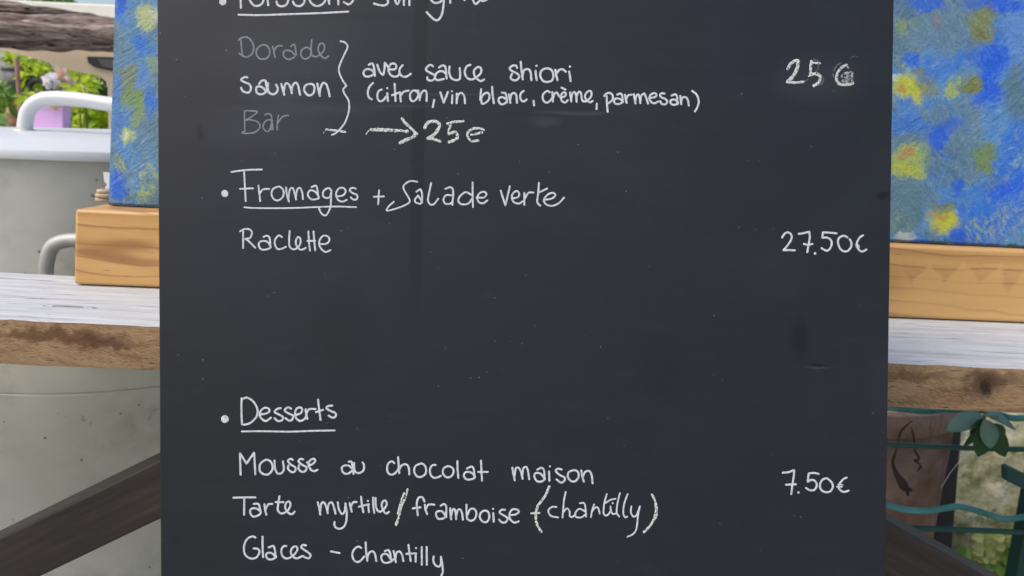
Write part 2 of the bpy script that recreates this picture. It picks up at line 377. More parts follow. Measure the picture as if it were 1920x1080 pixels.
spots = [
 # px, py, rx, ry, colour, opacity, speckled
 (1770, 62, 75, 42, GB, .9, 0), (1905, 70, 28, 70, LBL, .85, 0), (1908, 175, 24, 50, srgb(88, 126, 140), .9, 0), (1700, 385, 44, 50, srgb(92, 132, 148), .85, 0),
 (1880, 12, 62, 20, DB, .9, 0), (1735, 8, 40, 12, DB, .8, 0), (1700, 20, 24, 16, srgb(76, 116, 140), .8, 0), (1863, 120, 26, 32, DB, .95, 0), (1850, 165, 32, 30, DB, .95, 0),
 (1756, 254, 20, 26, DB, .9, 0), (1790, 236, 22, 13, DB, .6, 0), (1708, 118, 15, 13, DB, .8, 0), (1770, 215, 55, 30, BL, .6, 1), (1700, 232, 40, 18, BL, .75, 0),
 (1770, 320, 36, 45, BL, .7, 1), (1796, 350, 12, 15, DB, .85, 0), (1882, 354, 38, 16, DB, .92, 0), (1915, 330, 14, 22, DB, .7, 0), (1850, 390, 26, 14, BL, .7, 0),
 (1682, 145, 12, 10, WH, .9, 0), (1700, 168, 30, 28, YL, .95, 0), (1686, 172, 10, 9, srgb(204, 150, 62), .8, 0), (1725, 135, 12, 8, OL, .7, 0), (1740, 162, 20, 20, OL, .6, 0), (1787, 163, 13, 20, PY, .85, 0), (1820, 163, 18, 16, srgb(124, 134, 40), .95, 0),
 (1841, 52, 26, 36, srgb(132, 142, 66), .9, 0), (1840, 62, 11, 12, srgb(120, 106, 72), .6, 0), (1762, 37, 9, 10, srgb(138, 124, 128), .7, 0), (1694, 52, 14, 14, srgb(136, 160, 108), .8, 0), (1716, 40, 10, 8, srgb(120, 150, 120), .6, 0),
 (1705, 303, 36, 26, PY, .95, 0), (1700, 320, 30, 12, YL, .5, 0), (1702, 290, 13, 9, srgb(186, 140, 84), .8, 0), (1735, 300, 8, 22, srgb(150, 178, 130), .6, 0), (1845, 293, 24, 22, srgb(116, 144, 74), .9, 0), (1842, 335, 18, 18, OL, .45, 1),
 (1768, 414, 25, 26, YL, .95, 0), (1758, 403, 14, 10, srgb(196, 150, 60), .7, 0), (1772, 386, 20, 9, OL, .75, 0), (1830, 432, 34, 24, PY, .9, 1), (1888, 415, 34, 30, PY, .9, 1), (1912, 300, 12, 14, YL, .6, 1), (1870, 345, 30, 20, OL, .4, 1),
 (1690, 415, 22, 24, PY, .5, 1), (1700, 443, 24, 8, WH, .65, 0), (1729, 452, 16, 9, DB, .95, 0), (1798, 445, 14, 14, DB, .8, 0), (1685, 452, 8, 4, YL, .7, 0), (1765, 457, 30, 4, srgb(24, 92, 58), .9, 0), (1880, 462, 50, 4, srgb(40, 88, 70), .8, 0),
 (222, 10, 9, 24, DB, .85, 0), (258, 110, 34, 150, srgb(104, 150, 186), .7, 0), (280, 33, 20, 22, srgb(196, 206, 138), .95, 0), (290, 28, 9, 12, WH, .6, 0), (256, 80, 12, 14, BL, .75, 0), (272, 92, 18, 18, BL, .7, 0), (286, 118, 16, 16, srgb(144, 170, 140), .8, 0),
 (266, 140, 16, 22, LBL, .7, 0), (284, 190, 10, 34, BL, .75, 0), (236, 150, 12, 26, OL, .75, 0), (250, 180, 18, 24, srgb(128, 156, 72), .85, 0), (262, 215, 12, 26, srgb(142, 168, 84), .75, 0), (222, 200, 10, 60, srgb(80, 128, 186), .6, 0),
 (241, 256, 15, 15, srgb(196, 212, 120), .95, 0), (243, 257, 6, 7, WH, .8, 0), (226, 306, 12, 14, YL, .85, 1), (222, 345, 16, 30, DB, .8, 0), (232, 320, 10, 14, PY, .7, 1), (268, 352, 24, 28, srgb(178, 196, 66), .95, 1), (264, 318, 18, 14, WH, .4, 1), (282, 330, 14, 20, PY, .7, 1), (275, 385, 20, 3, srgb(28, 88, 60), .8, 0),
 # hidden stretch behind the menu board carries on in the same manner
 (420, 120, 50, 40, DB, .8, 0), (520, 260, 34, 30, YL, .9, 0), (640, 90, 40, 36, PY, .9, 0), (760, 300, 60, 40, DB, .7, 0), (900, 150, 40, 40, OL, .8, 0), (1040, 320, 40, 30, YL, .9, 0), (1180, 110, 60, 50, BL, .8, 0), (1300, 280, 36, 34, PY, .9, 0), (1440, 140, 50, 40, DB, .8, 0), (1560, 330, 40, 30, OL, .8, 0), (1610, 60, 34, 34, PY, .8, 0)]
for (px, py, rx, ry, c, k, sp) in spots:
    mk = t.blob(pvs if sp else pv, pp(px, py), (rx * PXS, 0, ry * PXS), .4)
    if sp: mk = t.math('MULTIPLY', mk, t.rng(speck, .46, .62))
    base = t.mix(t.math('MULTIPLY', mk, k), base, c)
dry = t.rng(t.noise(210, 4, .8, t.map((1, 1, .7), (5, 2, 1))), .56, .7)
base = t.mix(t.math('MULTIPLY', dry, .25), base, srgb(190, 206, 210))
fleck = t.rng(t.noise(260, 3, .7, t.map((1, 1, 1.6), (1, 7, 3), (0, .5, 0)), .6), .59, .66)
base = t.mix(t.math('MULTIPLY', fleck, .55), base, srgb(34, 62, 92))
edge = t.rng(t.math('ADD', t.sep()[2], t.math('MULTIPLY', t.noise(40), .003)), .0055, .0035)
base = t.mix(t.math('MULTIPLY', edge, .8), base, srgb(22, 42, 70))
dmask = t.rng(t.noise(9, 3, .6, t.map(loc=(7, 0, 3))), .44, .56)
sA = t.noise(46, 6, .72, t.rmap((0, .7, 0), (1, 1, 3.6)), .5); sB = t.noise(46, 6, .72, t.rmap((0, -.9, 0), (1, 1, 3.6)), .5)
def mixf(f, a, b): return t.math('ADD', t.math('MULTIPLY', a, t.math('SUBTRACT', 1.0, f)), t.math('MULTIPLY', b, f))
sAB = mixf(dmask, sA, sB); stroke_ = t.rng(sAB, .5, .62)
dk_ = t.rng(sAB, .46, .36); base = t.mix(t.math('MULTIPLY', dk_, .28), base, t.mix(.6, base, srgb(20, 52, 100)))
base = t.mix(t.math('MULTIPLY', stroke_, .3), base, t.mix(.55, base, srgb(150, 196, 226)))
t.color(base, 0.9)
hgt = t.math('ADD', t.math('MULTIPLY', t.noise(230, 5, .75, t.obj, .3), .6), t.math('MULTIPLY', sAB, 1.0))
t.bump(hgt, 1.0, .0045); t.rough(t.rng(t.noise(50, 3), .3, .7, .38, .62)); M_paint = t.m
t = NT('canvas_side', .6); t.color(t.ramp(t.noise(14, 5), [(.35, srgb(70, 130, 214)), (.6, srgb(150, 180, 214))])); t.bump(t.noise(300, 2), .3, .001); M_side = t.m
PW = (Q1 - Q0).length + .22; PH = .62
painting = empty('abstract_painting', Q0, 'large textured blue painting with yellow spots standing on the pine beam', 'painting')
nx, nz = 150, 60; vs = []; fs = []
for i in range(nx + 1):
    for j in range(nz + 1):
        x = PW * i / nx; z = PH * j / nz; ed = min(x, PW - x, z, PH - z)
        vs.append((x, -.0006 * noise.noise(Vector((x * 60, z * 60, 2))) * (1 if ed > 0 else 0) + (0 if ed > 0.001 else .001), z))
for i in range(nx):
    for j in range(nz):
        a = i * (nz + 1) + j; fs.append((a, a + nz + 1, a + nz + 2, a + 1))
cv = link('canvas_front', vs, fs, M_paint, smooth=True); cv.matrix_world = PM
m = MB(); m.box((PW / 2, .0135, PH / 2), (PW, .024, PH)); sdv = m.build('canvas_side', M_side); sdv.matrix_world = PM; bevel(sdv, .0015)
for o in (cv, sdv): o.parent = painting; o.matrix_parent_inverse = Matrix.Translation(-painting.location)

# little things on the beam behind the painting's left edge
M_disc = plain('sliced_wood', srgb(176, 156, 128), .7, .25, 60)
M_white = plain('white_plastic', srgb(214, 214, 210), .4, .08, 40)
st = empty('wooden_disc_stack', hz(196, 384, ZB), 'small stack of thin wooden discs on the beam behind the left edge of the painting', 'stack of discs')
zz = ZB + .0012; YD = Q0.y + .045; cx0 = hy(197, 375, YD).x
for k, (r, h_, dx) in enumerate([(.0115, .005, 0), (.0125, .005, .0015), (.010, .0045, .001)]):
    m = MB(); m.lathe((cx0 + dx, YD, zz), [(0, 0), (r, 0), (r * 1.03, h_ * .5), (r, h_), (0, h_)], 24)
    m.build('disc', M_disc, st, True); zz += h_ + .0004
YD = Q0.y + .08; a = hy(193, 323, YD); b = hy(206, 362, YD)
m = MB(); n = 9; poly = [(a.x, YD, a.z), (b.x + .02, YD, a.z), (b.x + .02, YD, ZB + .001)]
for k in range(n): poly.append((a.x + .003 + .002 * math.sin(k * 2.1) + (.004 if k < 4 else 0), YD, ZB + .001 + (a.z - ZB) * .7 * k / n))
m.prism(poly, (0, .004, 0)); o = recenter(m.build('white_plastic_tag', M_white))
tag(o, 'small white ragged plastic tag standing behind the left edge of the painting', 'tag')

# ------------------------------------------------------------------ menu board
TILT = math.radians(1.3)
Rc = CM.to_3x3()
c_cen = CO + Rc @ Vector((0, 0, -0.63))
bn_c = Vector((0, math.sin(TILT), math.cos(TILT)))       # normal in camera frame, towards the viewer
rb = math.radians(-.24)
bu_c = Vector((math.cos(rb), math.sin(rb) * 1.0, 0)); bv_c = bn_c.cross(bu_c)
# top of the board nearer to the camera
bn_c = Vector((0, -math.sin(TILT), math.cos(TILT))); bu_c = Vector((math.cos(rb), math.sin(rb), 0)); bu_c = (bu_c - bn_c * bu_c.dot(bn_c)).normalized(); bv_c = bn_c.cross(bu_c)
bu, bv, bn = Rc @ bu_c, Rc @ bv_c, Rc @ bn_c
MBM = Matrix((bu, bv, bn)).transposed().to_4x4(); MBM.translation = c_cen
MBi = MBM.inverted()
def bp(px, py):
    q = MBi @ hit(px, py, c_cen, bn); return (q.x, q.y)
xl = bp(297.5, 540)[0]; xr = bp(1668.5, 540)[0]; yb = bp(1026, 1089)[1]; yt = bp(960, -330)[1]
print('board', xr - xl, yt - yb)
for c in ((297.5, 540), (1668.5, 540)): pass
t = NT('blackboard_paint', 0.42, 0.34)
bm1 = t.map((2.2, 46, 1)); bm2 = t.map((9, 260, 1))
base = t.ramp(t.noise(2.4, 4, .5), [(.3, srgb(31, 35, 41)), (.7, srgb(36, 37, 48))])
base = t.mix(t.math('MULTIPLY', t.rng(t.noise(3, 5, .6, bm1, .3), .35, .7), .18), base, srgb(38, 42, 49))
base = t.mix(t.math('MULTIPLY', t.rng(t.noise(3, 5, .7, bm2, .3), .5, .75), .16), base, srgb(44, 47, 54))
# dark vertical band where two panels or paint lanes meet
sx = bp(786, 100)[0]; sx2 = bp(776, 560)[0]; sp_ = t.sep()
bandx = t.math('SUBTRACT', sp_[0], t.math('ADD', (sx + sx2) / 2, t.math('MULTIPLY', t.math('SUBTRACT', sp_[1], .06), (sx - sx2) / .2)))
band = t.math('MULTIPLY', t.rng(t.math('ABSOLUTE', bandx), .0062, .0046), t.rng(sp_[1], -.08, .14))
base = t.mix(t.math('MULTIPLY', t.rng(t.noise(7, 5, .65, t.map((.7, 1.3, 1), (4, 2, 0)), .6), .48, .72), .28), base, srgb(48, 54, 60))
base = t.mix(t.math('MULTIPLY', t.rng(t.noise(38, 5, .75, t.map((.6, 1.4, 1), (1, 7, 0)), .3), .58, .78), .3), base, srgb(62, 66, 74))
base = t.mix(t.math('MULTIPLY', band, .65), base, srgb(12, 13, 18))
# wiped chalk haze
for (px, py, rx, ry, k) in [(520, 175, 60, 16, .05), (560, 205, 130, 12, .04), (530, 95, 130, 60, .03), (1080, 212, 60, 3, .07), (1020, 228, 22, 8, .05), (860, 178, 90, 2, .05), (1532, 688, 18, 1.5, .08), (1530, 150, 70, 40, .03), (500, 245, 120, 30, .03), (760, 200, 50, 3, .04)]:
    q = bp(px, py); base = t.mix(t.math('MULTIPLY', t.blob(t.vmath('ADD', t.obj, t.vmath('MULTIPLY', t.vmath('SUBTRACT', t.noise(90, 3, .6, t.map((.25, 1, 1)), col=True), (.5, .5, .5)), (.02, .006, 0))), (q[0], q[1], 0), (rx * .000438, ry * .000438, 0), .7), k), base, srgb(170, 178, 184))
for (px, py, rx, ry, k) in [(1500, 636, 17, 36, .5), (1655, 366, 11, 7, .85), (376, 248, 7, 14, .8), (1532, 683, 18, 3, .9), (1240, 690, 40, 60, .2), (640, 620, 50, 90, .2), (330, 1010, 10, 6, .3)]:
    q = bp(px, py); base = t.mix(t.math('MULTIPLY', t.blob(t.vmath('ADD', t.obj, t.vmath('MULTIPLY', t.vmath('SUBTRACT', t.noise(120, 3, .6, col=True), (.5, .5, .5)), (.008, .008, 0))), (q[0], q[1], 0), (rx * .000438, ry * .000438, 0), .6), k), base, srgb(8, 9, 11))
# dust specks and small scratches
vn = t.node('ShaderNodeTexVoronoi', feature='F1'); t.put(vn.inputs['Vector'], t.map((1, 1, .01))); vn.inputs['Scale'].default_value = 150
sel = t.rng(t.sep(vn.outputs['Color'])[0], .84, .85); dens = t.rng(t.noise(9, 3), .38, .56)
rad = t.math('MULTIPLY', t.sep(vn.outputs['Color'])[1], .085)
sm = t.math('MULTIPLY', t.math('MULTIPLY', t.math('LESS_THAN', vn.outputs['Distance'], t.math('ADD', rad, .03)), sel), dens)
base = t.mix(t.math('MULTIPLY', sm, .4), base, srgb(150, 154, 156))
vn2 = t.node('ShaderNodeTexVoronoi', feature='F1'); t.put(vn2.inputs['Vector'], t.map((1.3, 2.6, .01), rot=(0, 0, .5), loc=(2, 1, 0))); vn2.inputs['Scale'].default_value = 60
sel2 = t.rng(t.sep(vn2.outputs['Color'])[0], .95, .955)
s2 = t.math('MULTIPLY', t.math('LESS_THAN', vn2.outputs['Distance'], .09), sel2)
base = t.mix(t.math('MULTIPLY', s2, .22), base, srgb(150, 154, 158))
fine = t.rng(t.noise(420, 4, .8), .66, .74)
base = t.mix(t.math('MULTIPLY', fine, .16), base, srgb(140, 144, 150))
t.color(base, 0.72)
t.bump(t.math('ADD', t.noise(3, 5, .65, bm2, .2), t.math('MULTIPLY', sm, .5)), .09, .0006)
t.rough(t.rng(t.noise(3, 4, .6, bm1), .3, .7, .38, .46)); M_board = t.m

board = empty('menu_board', MBM @ Vector(((xl + xr) / 2, yb, -.006)), 'large black menu board handwritten in white with dishes and prices', 'menu board')
def board_part(o, lab=None):
    o.matrix_world = MBM; o.parent = board; o.matrix_parent_inverse = Matrix.Translation(-board.location)
    if lab: o['label'] = lab
    return o
def wob(u, k): return .00022 * noise.noise(Vector((u * 30, k, 0))) + (.0009 * max(0, noise.noise(Vector((u * 55, k, 5))) - .52) / .3)
ol = []
NB = 200
for i in range(NB): u = i / NB; ol.append((xl + (xr - xl) * u, yb + wob(u * .6, 1)))
for i in range(NB): u = i / NB; ol.append((xr - wob(u * .7, 2), yb + (yt - yb) * u))
for i in range(NB): u = i / NB; ol.append((xr - (xr - xl) * u, yt - wob(u * .6, 3)))
for i in range(NB): u = i / NB; ol.append((xl + wob(u * .7, 4), yt - (yt - yb) * u))
m = MB(); m.prism([(x, y, -.012) for x, y in ol], (0, 0, .012)); m.f = [tuple(reversed(f)) for f in m.f]
pan = board_part(m.build('panel', M_board)); bevel(pan, .0012, 2)

def chalk_mat(name, col, var=.12, alpha=None, rough=.6, ascale=900):
    t = NT(name, rough, .3)
    lo = tuple(x * (1 - var) for x in col[:3]) + (1,)
    t.color(t.mix(t.rng(t.noise(330, 5, .7), .36, .6), lo, col), .9); t.bump(t.noise(900, 3), .2, .0002)
    if alpha: t.put(t.b.inputs['Alpha'], t.rng(t.noise(ascale, 4, .75), alpha - .03, alpha + .03))
    return t.m
M_ink = chalk_mat('white_chalk_marker', srgb(212, 215, 222), .3)
M_ghost = chalk_mat('wiped_marker', srgb(128, 131, 142), .22)
M_chalk = chalk_mat('rough_white_chalk', srgb(212, 214, 212), .18, .44, ascale=520)
M_smear = chalk_mat('smeared_chalk', srgb(160, 164, 168), .3, .49, ascale=450)
M_faint = chalk_mat('faint_chalk', srgb(96, 100, 110), .3, .44)

def smooth(pts, step=1.3):
    if len(pts) < 3:
        a, b = pts; n = max(2, int((b - a).length / step)); return [a.lerp(b, i / n) for i in range(n + 1)]
    P = [pts[0] * 2 - pts[1]] + pts + [pts[-1] * 2 - pts[-2]]
    if (pts[0] - pts[-1]).length < 1e-6: P[0] = pts[-2]; P[-1] = pts[1]
    out = []
    for i in range(1, len(P) - 2):
        p0, p1, p2, p3 = P[i - 1:i + 3]; n = max(1, int((p2 - p1).length / step))
        if (p2 - p1).length < 1e-6: continue
        for k in range(n):
            u = k / n
            out.append(.5 * ((2 * p1) + (p2 - p0) * u + (2 * p0 - 5 * p1 + 4 * p2 - p3) * u * u + (3 * p1 - p0 - 3 * p2 + p3) * u ** 3))
    out.append(pts[-1]); return out
seed = [0]
REG = dict(A=(400, 0, 6.857), B=(400, 130, 6.857), C=(660, 0, 6.857), D=(660, 100, 6), E=(880, 100, 8), F=(1100, 140, 8), G=(1440, 90, 9.6), H=(1440, 410, 8.727),
           I=(400, 300, 5.4), J=(680, 310, 4.8), K=(400, 730, 6.353), L=(620, 840, 6), M=(920, 840, 5.647), N=(400, 900, 5.333), O=(600, 980, 7.385), P=(1440, 860, 8.727))
def ribbon(mb, pts, w, jit):
    """pts in picture pixels -> a low rounded ridge of paint on the board"""
    seed[0] += 1; sd_ = seed[0] * 7.3
    n = len(pts); L = [0]
    for i in range(1, n): L.append(L[-1] + (pts[i] - pts[i - 1]).length)
    T = L[-1]; hw = w / 2
    # extra rounded end caps
    t0 = (pts[0] - pts[1]).normalized(); t1 = (pts[-1] - pts[-2]).normalized()
    P = []
    for a in (1.0, .85, .6, .3): P.append((pts[0] + t0 * hw * a, math.sqrt(max(0, 1 - a * a)) + .04, 0))
    for i in range(n): P.append((pts[i], 1.0, L[i]))
    for a in (.3, .6, .85, 1.0): P.append((pts[-1] + t1 * hw * a, math.sqrt(max(0, 1 - a * a)) + .04, T))
    vs = []; fs = []; m_ = len(P)
    for i, (p, k, l) in enumerate(P):
        q = P[min(i + 1, m_ - 1)][0] - P[max(i - 1, 0)][0]
        q = q.normalized() if q.length > 1e-9 else Vector((1, 0)); nrm = Vector((-q.y, q.x))
        jl = 1 + jit * noise.noise(Vector((l * .22, sd_, 0))) + jit * .5 * noise.noise(Vector((l * .9, sd_, 3)))
        jr = 1 + jit * noise.noise(Vector((l * .22, sd_, 9))) + jit * .5 * noise.noise(Vector((l * .9, sd_, 6)))
        for off, z in ((-hw * k * jl, -.00004), (-hw * k * jl * .55, .00011 + 1e-6 * (seed[0] % 17)), (hw * k * jr * .55, .00011 + 1e-6 * (seed[0] % 17)), (hw * k * jr, -.00004)):
            x, y = bp(*(p + nrm * off)); vs.append((x, y, z + l * 2e-8))
    for i in range(m_ - 1):
        for j in range(3): a = i * 4 + j; fs.append((a, a + 4, a + 5, a + 1))
    fs.append((0, 1, 2, 3)); fs.append(tuple((m_ - 1) * 4 + j for j in (3, 2, 1, 0)))
    mb.add(vs, fs)
def disc(mb, c, w):
    vs = []; n = 24; seed[0] += 1
    for k, z in ((1, -.00004), (.75, .00012), (.35, .00015)):
        for i in range(n):
            a = 2 * math.pi * i / n; r = w / 2 * k * (1 + .07 * noise.noise(Vector((math.cos(a), math.sin(a), seed[0]))))
            x, y = bp(c.x + r * math.cos(a), c.y + r * math.sin(a)); vs.append((x, y, z))
    fs = [(k * n + i, k * n + (i + 1) % n, (k + 1) * n + (i + 1) % n, (k + 1) * n + i) for k in range(2) for i in range(n)] + [tuple(2 * n + i for i in range(n))]
    mb.add(vs, fs)
def word(label, items, mat=None, name='handwritten_word'):
    """items: (region, width in px, 'x y x y | x y ...', jitter)"""
    mb = MB()
    for it in items:
        reg, w, s = it[:3]; jit = it[3] if len(it) > 3 else .12
        ox, oy, sc = REG[reg]
        for st_ in s.split('|'):
            v_ = [float(q) for q in st_.split()]
            pts = [Vector((ox + v_[i] / sc, oy + v_[i + 1] / sc)) for i in range(0, len(v_), 2)]
            if len(pts) == 1: disc(mb, pts[0], w)
            else: ribbon(mb, smooth(pts), w, jit)
    return board_part(mb.build(name, mat or M_ink, smooth=False), label)

WD = 4.4
word('word "Poissons", top cut off by the photo', [('A', WD, '352 -150 352 0 355 100 | 352 -150 440 -175 515 -120 480 -50 352 -30 | 465 -20 500 50 550 78 610 60 645 0 600 -80 510 -80 465 -20 | 700 -90 700 0 706 65 | 950 -130 900 -150 840 -100 900 -60 962 -10 940 60 880 82 830 65 812 22 | 1160 -140 1120 -150 1060 -110 1110 -60 1172 0 1150 58 1100 80 1045 60 1025 22 | 1240 -10 1270 50 1330 78 1395 60 1440 0 1400 -80 1290 -90 1240 -10 | 1478 -90 1483 0 1492 50 | 1490 10 1510 -70 1560 -90 1595 -50 1605 0 1608 55 | 1770 -150 1700 -120 1740 -70 1795 -10 1780 30 1740 58 1680 28')])
word('underline under "Poissons"', [('A', 4, '325 190 600 195 1000 182 1400 168 1735 150', .08)], name='underline')
word('white bullet dot before "Poissons"', [('A', 14.2, '121 22')], name='bullet_dot')
word('word "sur", top cut off by the photo', [('C', WD, '400 -90 330 -60 400 -30 455 -5 462 40 420 70 350 65 285 48 | 548 -60 555 0 582 55 612 0 622 -60 | 668 -60 668 62 | 738 -60 738 65 | 738 -20 780 -75')])
word('last word of the heading line, top cut off by the photo', [('C', WD, '1180 -60 1100 -80 1020 -50 1015 -5 1060 36 1120 32 1180 -10 | 1182 -60 1180 30 1160 170 1120 248 1070 258 1010 210 962 158 | 1265 -70 1263 35 | 1265 -20 1310 -80 | 1447 -100 1448 0 | 1550 -80 1558 5 1590 52 1635 15 1660 -30 | 1650 0 1690 14 1735 -5')])
word('wiped-out word "Dorade"', [('A', 3.6, '325 518 360 490 430 480 485 520 520 600 500 690 430 735 380 720 335 690 | 355 520 365 620 372 700 | 640 578 570 620 552 690 590 750 640 762 700 740 728 670 700 600 640 578 | 765 600 778 660 792 735 | 778 680 800 620 840 590 880 592 | 998 600 1030 570 1050 590 1060 650 1062 715 1000 660 930 650 900 690 925 745 980 765 1045 735 | 1255 640 1200 610 1135 650 1130 720 1180 760 1240 730 1262 660 | 1265 515 1258 650 1275 715 1330 728 1400 680 1432 610 1410 562 1365 570 1350 640 1380 710 1435 750 1480 722', .2)], M_ghost)
word('curly bracket joining the three fish names', [('B', 3.6, '1635 -361 1690 -346 1728 -291 1690 -201 1640 -91 1615 -11 1625 60 1665 145 1712 212 1712 212 1670 262 1690 320 1735 390 1748 470 1735 570 1690 690 1610 790 1560 830 1525 842', .1)], name='curly_bracket')
word('short rough chalk dash at the foot of the bracket', [('B', 4.5, '1455 772 1530 782 1620 792 1692 805', .6), ('B', 1.5, '1415 825 1435 790 1470 780', .6)], M_chalk, 'chalk_dash')
word('word "Saumon"', [('B', WD, '435 105 410 98 370 120 358 140 400 165 460 190 485 240 465 290 430 300 380 280 358 240 | 590 185 620 150 668 145 680 200 690 290 640 240 590 220 552 240 560 300 610 322 660 305 690 265 | 705 180 702 250 725 305 775 322 820 290 828 240 808 200 | 875 190 890 250 912 325 | 908 290 915 220 940 180 975 200 1000 260 1008 305 | 1005 290 1020 210 1060 172 1090 210 1115 325 | 1230 190 1180 215 1170 270 1205 325 1250 335 1290 300 1300 235 1280 195 1230 190 | 1338 185 1350 260 1370 340 | 1367 310 1378 240 1410 178 1450 190 1475 250 1497 345')])
word('wiped-out word "Bar"', [('B', 3.2, '405 770 402 660 405 545 450 533 565 545 520 590 470 625 400 660 470 650 560 670 600 720 580 780 500 820 375 822 410 790 | 665 590 700 570 740 590 755 660 765 775 | 760 660 710 650 660 680 640 740 670 790 710 795 740 740 750 660 745 775 | 838 595 825 680 822 775 | 825 700 870 630 920 598 960 597', .25)], M_ghost)
word('word "avec"', [('D', WD, '190 130 225 114 246 150 258 252 | 255 225 215 185 160 180 130 215 145 255 190 262 240 240 255 215 | 285 130 310 200 350 242 365 180 370 105 370 105 412 160 | 420 182 480 180 500 150 480 118 440 120 415 160 415 210 450 255 500 262 535 235 | 570 135 540 170 535 215 560 255 600 265 635 250 660 232')])
word('word "sauce"', [('D', WD, '910 145 880 130 840 160 835 190 880 220 930 250 925 290 890 308 850 295 848 270 | 980 160 1010 140 1045 145 1058 200 1065 280 | 1060 230 1010 200 955 220 935 270 960 302 1030 290 | 1097 150 1095 220 1120 280 1170 302 1210 290 1217 240 1212 170 | 1330 130 1290 150 1270 210 1290 270 1340 295 1400 270 1450 220 1450 170 1415 155 1375 190 1375 240 1400 280 1445 312 1485 297')])
word('word "shiori"', [('E', WD, '715 215 700 185 650 185 605 225 640 265 710 300 750 345 720 395 670 405 620 370 640 310 | 772 130 785 260 803 390 | 800 330 820 260 870 235 915 270 932 400 | 995 265 1000 330 1012 400 | 1165 225 1085 260 1065 340 1110 415 1180 430 1245 400 1260 320 1230 250 1165 225 | 1290 250 1305 330 1322 400 | 1310 300 1350 250 1400 240 1445 275 | 1500 275 1510 350 1520 415'), ('E', 4.6, '1008 188 | 1510 200')])
word('words "(citron," opening the list of sauce ingredients', [('D', 4.2, '235 335 195 380 178 440 190 495 220 518 | 335 408 300 425 285 480 300 530 330 540 365 515 378 490 | 397 450 400 490 405 535 | 480 345 485 430 490 535 | 452 472 530 442 | 540 440 545 500 550 540 | 548 480 580 435 635 420 | 745 425 690 420 655 460 658 515 685 540 725 515 748 455 715 422 | 745 420 762 525 | 765 500 785 440 820 418 840 450 840 535 | 925 525 910 603'), ('D', 4.2, '397 392')])
word('word "vin"', [('D', 4.2, '995 440 1032 558 1032 558 1080 435 | 1130 475 1125 560 | 1180 455 1178 560 | 1180 530 1195 470 1230 445 1262 480 1272 560'), ('D', 4.2, '1125 428')])
word('word "blanc,"', [('E', 4.2, '178 540 170 620 165 700 | 170 690 210 620 265 590 300 620 295 690 240 745 190 755 180 700 | 343 505 350 620 368 745 | 490 590 540 600 560 660 565 735 | 555 690 500 660 450 670 440 720 480 765 530 755 565 720 | 595 620 605 680 615 740 | 612 710 630 620 670 595 705 630 715 740 | 815 565 775 600 765 660 785 710 820 722 858 695 | 965 715 972 780')])
word('word "crème,"', [('E', 4.2, '1205 585 1170 565 1120 600 1100 660 1125 725 1170 740 1215 710 1235 680 | 1245 585 1250 650 1255 720 | 1255 680 1275 610 1315 590 1345 640 1380 662 | 1385 665 1440 640 1450 605 1420 585 1385 615 1375 670 1395 720 1440 740 1475 705 | 1385 515 1440 545 | 1512 590 1520 650 1530 720 | 1528 690 1545 610 1575 580 1600 620 1610 725 | 1605 690 1625 600 1660 575 1680 620 1690 690 1720 725 1780 700 1830 640 1830 580 1795 565 1745 610 1740 670 1780 720 1820 735 1848 715'), ('F', 4.2, '152 438 148 515')])
word('word "parmesan)"', [('F', 4.2, '300 325 305 440 315 555 | 265 320 290 290 345 275 390 310 390 370 350 415 310 435 | 462 300 510 285 535 320 540 400 | 545 405 500 365 440 360 410 395 430 435 490 440 545 410 | 575 305 585 360 600 420 | 590 370 620 315 675 300 | 710 295 720 360 732 430 | 730 400 745 320 780 300 795 350 805 425 | 805 400 820 320 865 285 890 340 920 430 | 940 345 1000 345 1045 320 1040 285 1000 280 955 310 945 370 980 420 1020 430 1070 405 | 1165 285 1130 280 1100 300 1120 340 1180 365 1210 405 1180 445 1130 440 1105 400 | 1275 315 1330 295 1355 330 1360 420 | 1370 415 1320 375 1265 385 1262 430 1310 455 1370 435 | 1405 320 1412 380 1420 440 | 1420 400 1440 345 1490 340 1520 390 1533 460 | 1585 245 1650 300 1682 400 1660 490 1625 550')])
word('rough chalk arrow pointing at "25 €"', [('D', 6.5, '225 862 320 858 380 868', .5), ('D', 6, '330 862 450 865 545 870 620 880', .7), ('D', 2, '155 915 185 875 215 845', .4), ('D', 5.5, '565 735 600 785 660 840 725 905', .35), ('D', 7, '722 905 680 945 610 975 545 1005', .5)], M_chalk, 'chalk_arrow')
word('rough chalk price "25 €" beside the arrow', [('D', 6.5, '822 835 840 795 890 765 955 772 985 808 965 865 910 925 855 955', .4), ('D', 5.5, '850 958 920 965 992 990', .5), ('D', 5, '1075 790 1160 770 1250 765', .5), ('D', 5.5, '1112 800 1092 860 1088 905', .4), ('D', 6, '1090 900 1160 888 1188 925 1170 965 1095 998', .5), ('D', 5, '1480 862 1430 842 1350 852 1305 890 1305 940 1340 985 1420 982 | 1342 915 1400 905 1460 890', .35)], M_chalk, 'handwritten_price')
word('overwritten price "25 €" at the top right', [('G', 6, '357 375 400 295 480 232 540 225', .35), ('G', 7, '540 235 535 330 500 425 440 520 360 600', .25), ('G', 5, '345 615 500 622 642 610 | 780 240 768 350 765 470', .3), ('G', 5.5, '770 300 764 460', .2), ('G', 4.5, '800 265 930 275', .3), ('G', 6, '770 472 860 465 925 495 938 560 915 620 825 678', .35), ('G', 3, '735 508 800 488', .2), ('G', 5.5, '1410 308 1330 350 1262 430 1238 520 1248 610 1320 660 1440 658 1525 640', .5)], M_chalk, 'handwritten_price')
